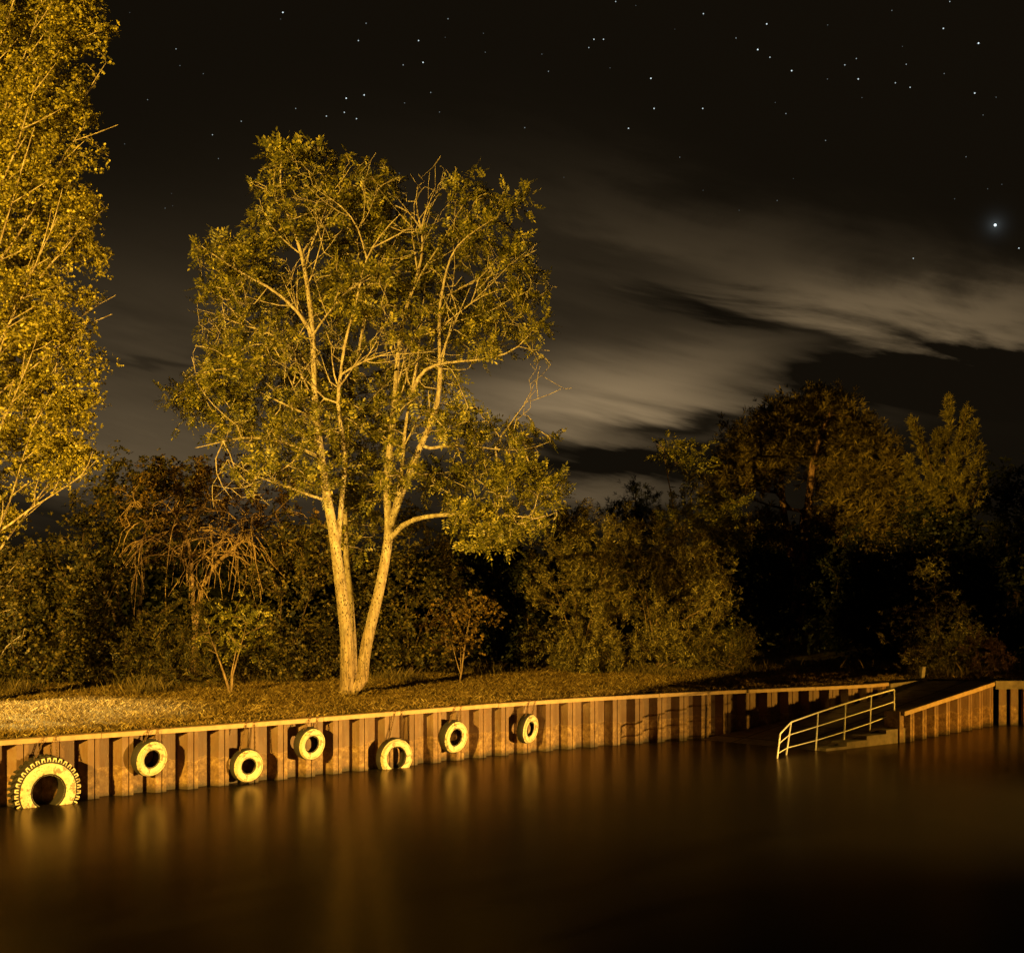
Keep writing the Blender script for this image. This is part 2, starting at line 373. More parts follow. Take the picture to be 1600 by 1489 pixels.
def pile_wall(poly, period, depth, ztop, zbot, name, parent, phase=0):
    """corrugated sheet piling: flange with an interlock groove, web, pan, web"""
    P, d = arc(poly); V = []; s = -phase; prof = []
    q = period
    cyc = [(0, depth), (.18*q, depth), (.184*q, depth-.05), (.208*q, depth-.05), (.212*q, depth), (.33*q, depth), (.365*q, 0), (.85*q, 0)]
    while s < d[-1]:
        for a, o in cyc:
            if 0 <= s+a <= d[-1]: prof.append((s+a, o))
        s += q
    rows = 5
    V = []; n = len(prof)
    for a, o in prof:
        p, t, nn = at_s(P, d, a); p = p+nn*(o-depth)
        for r in range(rows+1):
            z = ztop(a/d[-1]) + (zbot-ztop(a/d[-1]))*r/rows; V.append((p.x, p.y, z))
    k = rows+1
    Fc = [(i*k+r, i*k+r+1, (i+1)*k+r+1, (i+1)*k+r) for i in range(n-1) for r in range(rows)]
    return np_mesh(name, np.array(V), np.array(Fc), M['pile'], parent=parent)
def coping(poly, w, h, proud, ztop, name, parent, mat, joints=6.0, top=.02):
    P, d = arc(poly); mb = MB(); s = 0; g = .012
    while s < d[-1]-.05:
        e = min(s+joints, d[-1]); m = max(1, int((e-s)/.75)); ring = []
        jz = random.uniform(-.006, .006)
        for i in range(m+1):
            a = s+(e-s-g)*i/m; p, t, nn = at_s(P, d, a); z = ztop(a/d[-1])+top+jz
            f = p+nn*proud; b = p+nn*(proud-w)
            ring.append([(f.x, f.y, z-h), (f.x, f.y, z-.012), (f.x-nn.x*.012, f.y-nn.y*.012, z), (b.x, b.y, z), (b.x, b.y, z-h)])
        vv = [v for r in ring for v in r]; k = 5
        ff = [(i*k+j, (i+1)*k+j, (i+1)*k+(j+1) % k, i*k+(j+1) % k) for i in range(m) for j in range(k)]
        ff += [tuple(range(k)), tuple(m*k+j for j in range(k))[::-1]]
        mb.add(vv, ff); s = e
    return mb.build(name, mat, parent)

def setting():
    # water
    V = np.array([(-90, -20, WZ), (60, -20, WZ), (60, 80, WZ), (-90, 80, WZ)])
    tag(np_mesh('water', V, np.array([[0, 1, 2, 3]]), M['water']), kind='structure')
    V = np.array([(-90, -20, -4), (60, -20, -4), (60, 80, -4), (-90, 80, -4)])
    tag(np_mesh('river_bed', V, np.array([[0, 1, 2, 3]]), M['ground']), kind='structure')
    # bank: one sheet from the quay line to the horizon
    P = [p for p in WALLS]
    edge = []
    Pd, d = arc(WALLS)
    for i in range(60):
        p, t, nn = at_s(Pd, d, d[-1]*i/59); q = p-nn*.12; edge.append((q.x, q.y))
    edge += [(14.3, 53.2), (16.3, 51.75), (24.4, 52.15), (24.6, 44.0), (24.6, -1.5), (60, -1.5), (900, -1.5), (900, 1500), (-900, 1500), (-900, -1.5), (-36.3, -1.5)]
    from mathutils.geometry import tessellate_polygon
    vv = [Vector((x, y, 0)) for x, y in edge]; tr = np.array([list(t) for t in tessellate_polygon([vv])])
    tag(np_mesh('ground', np.array([tuple(v) for v in vv]), tr, M['ground']), kind='structure')
    V = np.array([(-900, -1.5, 0), (900, -1.5, 0), (900, -400, 0), (-900, -400, 0), (-900, -1.5, -4), (900, -1.5, -4)])
    tag(np_mesh('near_bank_ground', V, np.array([[0, 1, 2, 3], [0, 4, 5, 1]]), M['ground']), kind='structure')
    # slipway slab
    u = Vector((.7071, .7071)); P0 = Vector((8.7, 44.1))
    def sz(x, y): return WZ+.137*((Vector((x, y))-P0).dot(u))
    L_ = [(1.0, 41.2), (3.5, 44.4), (5.6, 47.0), (8.9, 48.75), (11.95, 50.6), (14.05, 53.0)]
    R_ = [(4.4, 39.6), (6.6, 41.7), (8.55, 43.75), (9.9, 45.1), (11.75, 46.6), (16.15, 51.85)]
    V = []; Fc = []
    for a, b in zip(L_, R_):
        for k in range(5):
            x = a[0]+(b[0]-a[0])*k/4; y = a[1]+(b[1]-a[1])*k/4; V.append((x, y, min(sz(x, y), .01)))
    for i in range(5):
        for k in range(4): Fc.append((i*5+k, i*5+k+1, (i+1)*5+k+1, (i+1)*5+k))
    tag(np_mesh('slipway', np.array(V), np.array(Fc), M['slip']), kind='structure')
setting()

def quay_walls():
    w = tag(empty('quay_wall', (WALLS[12].x, WALLS[12].y, 0)), 'long rusty sheet pile quay wall with a pale steel cap below the grass', 'quay wall')
    pile_wall(WALLS, .83, .27, lambda t: -.06, -3.4, 'sheet_piling', w)
    coping(WALLS, .27, .11, .05, lambda t: 0, 'coping', w, M['coping'])
    mb = MB(); mb.box((13.4, 52.12, -1.02), (2.75, .18, 2.0), math.atan2(2.1, 1.8)); mb.build('end_wall', M['concrete'], w)
    w = tag(empty('quay_wall', (WING[0][0], WING[0][1], 0)), 'short sheet pile wall with a sloping cap, right of the slipway handrail', 'quay wall')
    pile_wall(WING, .86, .24, lambda t: -.56+.52*t, -3.4, 'sheet_piling', w, .4)
    coping(WING, .24, .13, .04, lambda t: -.53+.53*t, 'coping', w, M['coping'])
    # its blunt nose by the stair
    mb = MB(); mb.box((11.52, 46.33, -1.95), (.5, .26, 2.85), R(50+90)); mb.build('end_plate', M['pile'], w)
    w = tag(empty('quay_wall', (BACK[0][0], BACK[0][1], 0)), 'concrete capped wall with dark steel piles at the far right edge', 'quay wall')
    coping(BACK, .4, .28, .10, lambda t: 0, 'coping', w, M['concrete'], 9, top=.05)
    mb = MB()
    mb.box((21.6, 51.95, -1.9), (6.4, .3, 3.4), R(3.4)); mb.build('concrete_face', M['concrete'], w)
    for k in range(5):
        mb = MB(); x = 16.45+k*.42; mb.box((x, 51.62+.02*k, -1.9), (.26, .12 if k % 2 else .22, 3.36), R(3)); mb.build('steel_pile', M['pile'], w)
quay_walls()

# ------------------------------------------------------------------ handrail and stair on the slipway
def slip_furniture():
    posts = [(1397, 1077, 46.5, 1133), (1361, 1087, 45.95, 1149), (1321, 1099, 45.1, 1163), (1278, 1113, 44.1, 1176), (1236, 1128, 43.0, 1186), (1219, 1146, 42.2, 1190)]
    tops = [at(px, py, Y) for px, py, Y, b in posts]; bots = []
    for px, py, Y, b in posts:
        v = at(px, b, Y); bots.append(Vector((v.x, v.y, v.z)))
    # posts lean a little, as in life
    lean = [(.0), (-.05), (-.05), (-.07), (-.16), (-.10)]
    for i, l in enumerate(lean): bots[i].x += l; bots[i].z = min(bots[i].z, -1.0 if i == 0 else bots[i].z-.05)
    h = tag(empty('handrail', bots[3]), 'pale steel handrail running down the slipway into the water', 'handrail')
    mb = MB()
    mb.tube([tops[0]+Vector((0, 0, 0))]+[t for t in tops[1:]], .022, 10); mb.build('top_rail', M['rail'], h, True)
    for i in range(6):
        mb = MB(); e = bots[i]+(bots[i]-tops[i]).normalized()*(.5 if i > 2 else .04)
        mb.tube([tops[i], e], .025, 10); mb.build('post', M['rail'], h, True)
    for fr in (.33, .66, .97):
        pts = [tops[i].lerp(bots[i], fr) for i in range(6)]
        if fr > .9: pts = [tops[i].lerp(bots[i], fr) for i in range(4)]; pts.append(pts[-1]+(pts[-1]-pts[-2])*.7)
        mb = MB(); mb.tube(pts, .016, 8); mb.build('mid_rail', M['rail'], h, True)
    s = tag(empty('concrete_stair', (10.5, 45.4, WZ)), 'worn concrete steps under the handrail at the edge of the slipway', 'stair')
    u = Vector((.76, .65)); n = Vector((.65, -.76)); p0 = Vector((11.62, 46.62)); z = -1.03
    for k in range(5):
        mb = MB(); c = p0-u*(k*.95+.48)+n*.10; zt = z-.115*k
        vv = []
        mb.box((c.x, c.y, zt-.9), (.95, .55, 1.8), math.atan2(.65, .76)); mb.build('step', M['concrete'], s)
slip_furniture()
tag(MB().build('dummy', M['post']), None) if False else None

def marker():
    p = on(1441, 1060); mb = MB(); h = empty('marker_post', p)
    tag(h, 'small pale square post standing on the grass beyond the slipway', 'post')
    mb.box((p.x, p.y, .20), (.13, .16, .40), R(20), (.12, 0)); mb.build('shaft', M['post'], h)
    mb = MB(); mb.box((p.x+.022, p.y+.008, .41), (.15, .18, .02), R(20)); mb.build('cap', M['concrete'], h)
marker()

# ------------------------------------------------------------------ tyres
def wall_hit(px):
    """plan point of the quay wall front under photo column px"""
    k = (px-HX)/F; P, d = arc(WALLS)
    for a, b in zip(P[:-1], P[1:]):
        fa = a.x-k*a.y; fb = b.x-k*b.y
        if fa <= 0 <= fb or fb <= 0 <= fa:
            t = fa/(fa-fb); p = a.lerp(b, t); tt = (b-a).normalized(); return p, Vector((tt.y, -tt.x))
def lathe(profile, n):
    """profile (radius, along axis); axis = local -Y is the front"""
    V = []; Fc = []; k = len(profile)
    for i in range(n):
        a = 2*math.pi*i/n
        for r, y in profile: V.append((r*math.cos(a), -y, r*math.sin(a)))
    for i in range(n):
        j = (i+1) % n
        for q in range(k-1): Fc.append((i*k+q, i*k+q+1, j*k+q+1, j*k+q))
    return V, Fc
def local_obj(name, V, Fc, mat, parent, smooth=True):
    me = bpy.data.meshes.new(name); me.from_pydata(V, [], Fc); me.update()
    me.polygons.foreach_set('use_smooth', [smooth]*len(me.polygons)); me.materials.append(mat)
    return link(bpy.data.objects.new(name, me), parent)
def chain_mesh(a, b, name, parent, L=.085, r=.008):
    a, b = Vector(a), Vector(b); d = b-a; n = max(2, int(d.length/(L*.72))); t = d.normalized()
    s1 = t.cross(Vector((0, 1, 0))).normalized(); s2 = t.cross(s1); V = []; Fc = []
    for k in range(n):
        c = a+d*((k+.5)/n); c = c+Vector((0, 0, -.03*math.sin(math.pi*(k+.5)/n)))
        s = s1 if k % 2 else s2; w = s2 if k % 2 else s1; base = len(V); m, q = 12, 5
        for i in range(m):
            an = 2*math.pi*i/m; cc = c+t*(math.cos(an)*L*.5)+s*(math.sin(an)*L*.30)
            o = (t*math.cos(an)+s*math.sin(an)).normalized()
            for j in range(q):
                bn = 2*math.pi*j/q; V.append(tuple(cc+o*(math.cos(bn)*r)+w*(math.sin(bn)*r)))
        for i in range(m):
            for j in range(q): Fc.append((base+i*q+j, base+((i+1) % m)*q+j, base+((i+1) % m)*q+(j+1) % q, base+i*q+(j+1) % q))
    return local_obj(name, V, Fc, M['chain'], parent)
def tyre(px, py, Rr, hole, width, label, yaw=0, pitch=-6, big=False, chains=(-.18, .18)):
    p, n = wall_hit(px); out = width+.05
    fx = p.x+n.x*out; fy = p.y+n.y*out
    # keep the face centre on its column
    Y = fy; X = (px-HX)/F*Y; z = HC-(py-HY)/F*Y
    t = empty('tyre_fender', (X, Y, z)); tag(t, label, 'tyre', 'tyre fenders hung along the quay wall')
    ang = math.atan2(n.x, -n.y)+R(yaw); t.rotation_euler = (R(-pitch)*0, 0, ang)
    t.rotation_euler = (R(pitch), 0, ang)
    w = width; r = hole
    b = w*.16
    if big:
        prof = [(r, -w*.92), (r*.97, -w*.85), (r*.97, -w*.10), (r, -w*.03), (r+.05, .0), (Rr*.70, .015), (Rr*.86, -.02), (Rr*.93, -.06), (Rr*.94, -w*.5), (Rr*.93, -w+.05), (Rr*.8, -w), (r+.05, -w*.98), (r, -w*.92)]
    else:
        prof = [(r, -w*.92), (r-.01, -w*.86)]
        # hollow inside, seen through the hole
        prof += [(r+.07, -w*.84), (Rr*.86, -w*.7), (Rr*.86, -w*.25), (r+.07, -w*.12)]
        prof += [(r-.01, -w*.10), (r, -w*.03), (r+.03, .0), ((r+Rr)*.5, .045), (Rr*.90, .0), (Rr*.975, -w*.13), (Rr, -w*.28), (Rr, -w*.72), (Rr*.975, -w*.87), (Rr*.88, -w), ((r+Rr)*.5, -w-.02), (r+.03, -w), (r, -w*.92)]
    V, Fc = lathe(prof, 56); local_obj('rubber_body', V, Fc, M['rubber'], t)
    e = .004
    if big:
        pp = [(r-.004, -w*.04), (r+.004, -.02), (r+.05, e), (Rr*.70, .015+e), (Rr*.835, -.015+e)]
    else:
        pp = [(r-.004, -w*.05), (r+.004, -.012), (r+.03, e), ((r+Rr)*.5, .045+e), (Rr*.90, e+.002), (Rr*.955, -w*.09+e)]
    V, Fc = lathe(pp, 56); local_obj('painted_sidewall', V, Fc, M['paint'], t)
    # a raised moulding ring on the sidewall
    if not big:
        rm = (r+Rr)*.5+.05; V, Fc = lathe([(rm-.012, .036), (rm-.006, .050), (rm+.006, .047), (rm+.012, .030)], 56); local_obj('moulding', V, Fc, M['paint'], t)
    if big:
        nl = 34; mbd = MB(); mbp = MB()
        for k in range(nl):
            a = 2*math.pi*(k+.5)/nl
            def P3(rr, tt, y): return (rr*math.cos(a)-tt*math.sin(a), -y, rr*math.sin(a)+tt*math.cos(a))
            r0, r1 = Rr*.84, Rr
            def block(mb, ra, rb, ta, tb, y0, y1, sh=0):
                vv = [P3(ra, -ta, y0), P3(rb, -tb, y0), P3(rb, tb, y0), P3(ra, ta, y0), P3(ra, -ta+sh, y1), P3(rb, -tb+sh, y1), P3(rb, tb+sh, y1), P3(ra, ta+sh, y1)]
                mb.add(vv, [(0, 1, 2, 3), (7, 6, 5, 4), (0, 4, 5, 1), (1, 5, 6, 2), (2, 6, 7, 3), (3, 7, 4, 0)])
            tw, tt = .045, .034
            block(mbd, r0, r1, tw, tt, -.035, -w*.55, .10)      # rubber lug running over the tread
            block(mbd, r0, r1, tw, tt, -w*.60, -w+.01, .03)
            # painted U of each lug on the face
            block(mbp, r0-.01, r1-.004, .046, .036, -.034, -.052)
            block(mbp, r0-.01, r1-.03, .046, .040, -.030, -.036)
            block(mbd, r0+.022, r1-.035, .019, .012, -.024, -.040)
        local_obj('tread_lugs', mbd.v, mbd.f, M['rubber'], t, False)
        local_obj('painted_lugs', mbp.v, mbp.f, M['paint'], t, False)
    # chains up and over the cap
    bpy.context.view_layer.update(); inv = t.matrix_world.inverted(); tang = Vector((-n.y, n.x))
    for c in chains:
        ztop = .02; a = Vector((p.x+n.x*.065+tang.x*c*.62, p.y+n.y*.065+tang.y*c*.62, ztop))
        rr = Rr*.985; lo = Vector((c*1.15, w*.45, math.sqrt(max(.01, rr*rr-(c*1.15)**2))))
        chain_mesh(inv @ a, lo, 'chain', t)
        b2 = Vector((p.x-n.x*.28+tang.x*c*.62, p.y-n.y*.28+tang.y*c*.62, ztop+.02))
        chain_mesh(inv @ (a+Vector((0, 0, .012))), inv @ b2, 'chain', t)
    return t
tyre(76, 1237, .75, .365, .46, 'huge tractor tyre with painted tread lugs, half under water, nearest the left edge', yaw=-3, pitch=5, big=True, chains=(-.22, .22))
tyre(238, 1186, .43, .205, .28, 'painted tyre with dark scuffs hanging clear of the water, next right of the tractor tyre', pitch=12, yaw=8)
tyre(389, 1197, .405, .185, .28, 'painted tyre whose bottom rim just dips into the water', yaw=-4, pitch=6)
tyre(488, 1163, .41, .205, .28, 'clean round tyre hung high between the dipping tyre and the half sunken one', yaw=4, pitch=9)
tyre(620, 1184, .515, .285, .26, 'smooth tyre sunk to its middle so it looks like a pale arch', yaw=-5, pitch=4)
tyre(713, 1152, .445, .228, .28, 'scuffed painted tyre hung high, next right of the arch shaped sunken tyre', yaw=5, pitch=9)
tyre(829, 1139, .42, .20, .24, 'tyre twisted edge on into a narrow oval, rightmost of the row', yaw=22, pitch=8)

# ------------------------------------------------------------------ plants
def colonize(P, par, A, step, kill, infl, iters, trop=(0, 0, .08), inertia=.35, jit=.12):
    P = [np.array(p, float) for p in P]; par = list(par); A = np.array(A)
    pts = np.array(P); D = np.linalg.norm(A[:, None, :]-pts[None], axis=2); near = D.argmin(1); nd = D.min(1)
    dirs = [np.array((0, 0, 1.)) if par[i] < 0 else (P[i]-P[par[i]])/(np.linalg.norm(P[i]-P[par[i]])+1e-9) for i in range(len(P))]
    alive = nd > kill; trop = np.array(trop); nchild = {}
    for it in range(iters):
        idx = np.where(alive & (nd < infl))[0]
        if len(idx) == 0:
            if alive.any() and it < 3: infl *= 1.6; continue
            break
        pts = np.array(P); v = A[idx]-pts[near[idx]]; v /= np.linalg.norm(v, axis=1)[:, None]+1e-9
        acc = {}
        u, inv = np.unique(near[idx], return_inverse=True); S = np.zeros((len(u), 3)); np.add.at(S, inv, v)
        new = []
        for k, nidx in enumerate(u):
            if nchild.get(nidx, 0) > 3: continue
            s = S[k]; s = s/(np.linalg.norm(s)+1e-9)+dirs[nidx]*inertia+trop+RNG.normal(0, jit, 3); s /= np.linalg.norm(s)
            q = P[nidx]+s*step; new.append(len(P)); P.append(q); par.append(int(nidx)); dirs.append(s); nchild[nidx] = nchild.get(nidx, 0)+1
        if not new: break
        nn = np.array([P[i] for i in new]); ai = np.where(alive)[0]
        D = np.linalg.norm(A[ai][:, None, :]-nn[None], axis=2); j = D.argmin(1); dm = D.min(1)
        b = dm < nd[ai]; nd[ai[b]] = dm[b]; near[ai[b]] = np.array(new)[j[b]]
        alive = alive & (nd > kill)
    return np.array(P), np.array(par)
def radii(par, rexp, tip, ex=2.2):
    n = len(par); acc = np.zeros(n)
    rad = np.zeros(n)
    for i in range(n-1, -1, -1):
        rad[i] = max(acc[i]**(1/ex) if acc[i] > 0 else tip, rexp[i]) if rexp[i] > 0 else (acc[i]**(1/ex) if acc[i] > 0 else tip)
        if par[i] >= 0: acc[par[i]] += (acc[i] if acc[i] > 0 else tip**ex)
    return rad
def tubes(P, par, rad, sel, n):
    """rings per node, shared along each node's main child"""
    N = len(P); t = np.zeros((N, 3)); m = par >= 0
    t[m] = P[m]-P[par[m]]; t /= np.linalg.norm(t, axis=1)[:, None]+1e-9
    main = np.full(N, -1)
    order = np.argsort(rad)
    for i in order:
        if par[i] >= 0: main[par[i]] = i
    tt = t.copy(); has = main >= 0; tt[has] = t[has]+t[main[has]]; tt /= np.linalg.norm(tt, axis=1)[:, None]+1e-9
    def ring(c, d, r):
        ref = np.array((.28, .93, .11)); u = np.cross(d, ref); u /= np.linalg.norm(u, axis=1)[:, None]+1e-9; w = np.cross(d, u)
        a = np.arange(n)*2*np.pi/n
        return c[:, None, :]+(u[:, None, :]*np.cos(a)[None, :, None]+w[:, None, :]*np.sin(a)[None, :, None])*r[:, None, None]
    A = ring(P, tt, rad); e = np.where(sel & m)[0]
    ismain = main[par[e]] == e
    side = e[~ismain]; B = ring(P[par[side]], t[side], np.minimum(rad[side]*1.15, rad[par[side]]))
    V = np.concatenate([A.reshape(-1, 3), B.reshape(-1, 3)])
    st = np.zeros(len(e), int); st[ismain] = par[e[ismain]]*n; st[~ismain] = (N+np.arange(len(side)))*n
    en = e*n; k = np.arange(n); k2 = (k+1) % n
    Fc = np.stack([st[:, None]+k, st[:, None]+k2, en[:, None]+k2, en[:, None]+k], axis=2).reshape(-1, 4)
    used = np.unique(Fc); mp = np.full(len(V), -1); mp[used] = np.arange(len(used))
    return V[used], mp[Fc]
def diamond(L, W, d=(0, 0, 0), yaw=0., pitch=0., fold=.15):
    """leaflet in (forward x, side y, normal z) space"""
    c, s = math.cos(yaw), math.sin(yaw); cp, sp = math.cos(pitch), math.sin(pitch)
    v = [(0, 0, 0), (L*.45, W*.5, L*fold*.3), (L, 0, 0), (L*.5, -W*.5, L*fold*.3)]; o = []
    for x, y, z in v:
        x, z = x*cp-z*sp, x*sp+z*cp; x, y = x*c-y*s, x*s+y*c; o.append((x+d[0], y+d[1], z+d[2]))
    return o
def tpl(ls): return np.array(ls)             # (leaflets,4,3)
T_LOCUST = tpl([diamond(.085, .042, (.03+.048*k, 0, -.012*k*k*.25), s*R(62)) for k in range(4) for s in (-1, 1)]+[diamond(.09, .04, (.22, 0, -.05))])
T_POPLAR = tpl([diamond(.10, .085, (.0, 0, 0), R(0), R(20)), diamond(.09, .08, (.03, .02, 0), R(75), R(-10)), diamond(.09, .08, (.05, -.02, .01), R(-80), R(10)), diamond(.085, .075, (.02, 0, .03), R(30), R(60))])
T_WILLOW = tpl([diamond(.13, .032, (.03*k, 0, 0), R(y), R(p)) for k, (y, p) in enumerate([(30, 15), (-35, 5), (15, -20), (-10, 30), (60, 0), (-65, 20)])])
T_BROAD = tpl([diamond(.13, .09, (0, 0, 0), R(0), R(10)), diamond(.12, .085, (.04, .02, 0), R(70), R(-20)), diamond(.12, .085, (.05, -.03, .01), R(-70), R(15)), diamond(.11, .08, (.02, 0, .05), R(140), R(40))])
T_PINE = tpl([diamond(.24, .036, (.02*k, 0, 0), R(y), R(p), 0) for k, (y, p) in enumerate([(12, 10), (-20, 20), (35, -10), (-42, 0), (5, 45), (0, -38), (60, 15), (-62, 12), (22, 32), (-15, -20)])])
T_CYP = tpl([diamond(.26, .045, (.03*k, 0, 0), R(y), R(p), .1) for k, (y, p) in enumerate([(0, 0), (25, 10), (-25, 10), (10, -20), (-12, 22), (45, 0), (-45, 0)])])
def leaves(pos, dirs, T, scale, spread=.6, droop=0.0, jitter=.06, svar=.42):
    n = len(pos); d = dirs+RNG.normal(0, spread, (n, 3)); d[:, 2] -= droop; d /= np.linalg.norm(d, axis=1)[:, None]+1e-9
    up = RNG.normal(0, .5, (n, 3))+np.array((0, -.25, 1.0)); s = np.cross(up, d); s /= np.linalg.norm(s, axis=1)[:, None]+1e-9; nn = np.cross(d, s)
    sc = scale*(1+RNG.uniform(-svar, svar, n)); p = pos+RNG.normal(0, jitter, (n, 3))
    L = T.shape[0]; X = T[None, :, :, 0, None]*d[:, None, None, :]+T[None, :, :, 1, None]*s[:, None, None, :]+T[None, :, :, 2, None]*nn[:, None, None, :]
    V = p[:, None, None, :]+X*sc[:, None, None, None]; V = V.reshape(-1, 3)
    return V, np.arange(len(V)).reshape(-1, 4)
def blob_points(blobs, Y, per, margin=0):
    out = []
    for b in blobs:
        px, py, rx, ry = b[:4]; dy = b[4] if len(b) > 4 else 0; ry_d = b[5] if len(b) > 5 else None
        k = (Y+dy)/F; c = at(px, py, Y+dy); rz = ry*k; rxm = rx*k; rd = ry_d if ry_d else min(max(rxm, rz), 3.0)
        dens = b[6] if len(b) > 6 else 1
        n = max(6, int(per*dens*math.pi*rxm*rz)); q = RNG.normal(0, 1, (n, 3)); q /= np.linalg.norm(q, axis=1)[:, None]
        q *= RNG.uniform(0, 1, n)[:, None]**(1/2.4); out.append(q*np.array((rxm, rd, rz))+np.array(c))
    A = np.concatenate(out); return A[A[:, 2] > .1]
def clumps(blobs, Y, per, m, sig, mode='tuft', gap=-.75, L=.9):
    """leaf sprays gathered in tufts through each blob: per tufts a square metre, m sprays each"""
    ps = []; ds = []
    for b in blobs:
        px, py, rx, ry = b[:4]; dy = b[4] if len(b) > 4 else 0; rdp = b[5] if len(b) > 5 else None; dens = b[6] if len(b) > 6 else 1
        k = (Y+dy)/F; c = np.array(at(px, py, Y+dy)); rz, rxm = ry*k, rx*k; rd = rdp if rdp else min(max(rxm, rz), 3.0)
        n = max(3, int(per*min(dens, 1.3)*math.pi*rxm*rz)); q = RNG.normal(0, 1, (n, 3)); q /= np.linalg.norm(q, axis=1)[:, None]
        q *= RNG.uniform(.15, 1.03, n)[:, None]**(1/2.6); cc = c+q*np.array((rxm, rd, rz)); mm = RNG.integers(max(2, int(m*.5)), int(m*1.5)+1, n)
        f = np.sin(cc[:, 0]*1.9+3*np.sin(cc[:, 1]*.9))+np.sin(cc[:, 2]*2.1+2*np.sin(cc[:, 0]*1.1))+np.sin(cc[:, 1]*1.7+cc[:, 2]*1.3)
        mm = np.where(f > gap, mm, 0)
        i = np.repeat(np.arange(n), mm)
        if mode == 'shoot':
            ax = q*.35+RNG.normal(0, .22, (n, 3))+np.array((0, 0, 1.)); ax /= np.linalg.norm(ax, axis=1)[:, None]
            t = RNG.uniform(-.5, .5, len(i)); ll = L*RNG.uniform(.6, 1.3, n)
            o = RNG.normal(0, 1, (len(i), 3))*sig*.35*(1.1-t[:, None]); ps.append(cc[i]+ax[i]*(t*ll[i])[:, None]+o)
            d = ax[i]*1.0+RNG.normal(0, .45, (len(i), 3)); ds.append(d/(np.linalg.norm(d, axis=1)[:, None]+1e-9)); continue
        o = RNG.normal(0, 1, (len(i), 3))*np.array((sig, sig, sig*.8)); ps.append(cc[i]+o)
        d = o/(np.linalg.norm(o, axis=1)[:, None]+1e-9)+q[i]*.7+np.array((0, 0, .25)); ds.append(d/(np.linalg.norm(d, axis=1)[:, None]+1e-9))
    return np.concatenate(ps), np.concatenate(ds)
def tree(name, label, cat, Y, base, limbs, blobs, per, leaf, bark, T=T_LOCUST, lscale=1.0, lper=3, tip=.009, step=.2, kill=.32, infl=2.6,
         trop=(0, 0, .08), thr=2.2, spread=.6, droop=0., jit=.06, group=None, gj=.12, limb_wood=None, inert=.35, max_leaf=90000, ex=2.2, twig_name='branches', add_nodes=True, fill=None):
    """limbs: list of (points [(px,py,dy)], r0, r1) ; first starts at the base. leaf-bearing wood grows from them into the blobs"""
    P = []; par = []; rexp = []
    def addline(pts, r0, r1):
        W = [np.array(at(x, y, Y+d)) if not isinstance(x, str) else None for x, y, d in pts]
        # dense + slightly crooked
        D = [W[0]];
        for a, b in zip(W[:-1], W[1:]):
            L = np.linalg.norm(b-a); m = max(1, int(L/.35))
            for k in range(1, m+1): D.append(a+(b-a)*k/m+(RNG.normal(0, .012, 3) if k < m else 0))
        D = np.array(D)
        for _ in range(2): D[1:-1] = (D[:-2]+2*D[1:-1]+D[2:])/4
        st = -1
        if P:
            dd = np.linalg.norm(np.array(P)-D[0], axis=1); j = int(dd.argmin()); st = j
            if dd[j] > .05: st = j
        for k, q in enumerate(D):
            if k == 0 and st >= 0: prev = st; continue
            P.append(q); par.append(prev if k > 0 else -1); prev = len(P)-1; rexp.append(r0+(r1-r0)*(k/(len(D)-1)))
    for pts, r0, r1 in limbs: addline(pts, r0, r1)
    nexp = len(P)
    A = blob_points(blobs, Y, per)
    Pn, pn = colonize(P, par, A, step, kill, infl, 90, trop, inert, gj)
    rexp = np.array(rexp+[0]*(len(Pn)-nexp))
    rad = radii(pn, rexp, tip, ex)
    rad[:nexp] = rexp[:nexp]; rad[nexp:] = np.minimum(rad[nexp:], .07)
    b = base if base is not None else Vector((P[0][0], P[0][1], 0))
    o = tag(empty(name, b), label, cat, group)
    V, Fc = tubes(Pn, pn, rad, np.arange(len(Pn)) < nexp, 10)
    V2, F2 = tubes(Pn, pn, rad, np.arange(len(Pn)) >= nexp, 5)
    np_mesh('trunk', np.concatenate([V, V2]), np.concatenate([Fc, F2+len(V)]), M[bark], True, o)
    tw = np.where((rad < tip*thr) & (np.arange(len(Pn)) >= nexp) & (pn >= 0))[0]
    if len(tw)*lper > max_leaf: tw = RNG.choice(tw, int(max_leaf/lper), replace=False)
    k = int(math.ceil(lper)); idx = np.repeat(tw, k)
    if lper < k: idx = idx[RNG.uniform(0, 1, len(idx)) < lper/k]
    a = RNG.uniform(0, 1, len(idx))[:, None]; pos = Pn[pn[idx]]*(1-a)+Pn[idx]*a
    dr = Pn[idx]-Pn[pn[idx]]; dr /= np.linalg.norm(dr, axis=1)[:, None]+1e-9
    V, Fc = leaves(pos, dr, T, lscale, spread, droop, jit)
    if fill:
        cp, cd = clumps(blobs, Y, *fill)
        V2, F2 = leaves(cp, cd, T, lscale, spread, droop, jit); Fc = np.concatenate([Fc, F2+len(V)]); V = np.concatenate([V, V2])
    ok = V[:, 2].reshape(-1, 4).min(1) > .0
    np_mesh('crown', V, Fc[ok], M[leaf], False, o)
    print(name, 'nodes', len(Pn), 'leaflets', len(Fc))
    return o

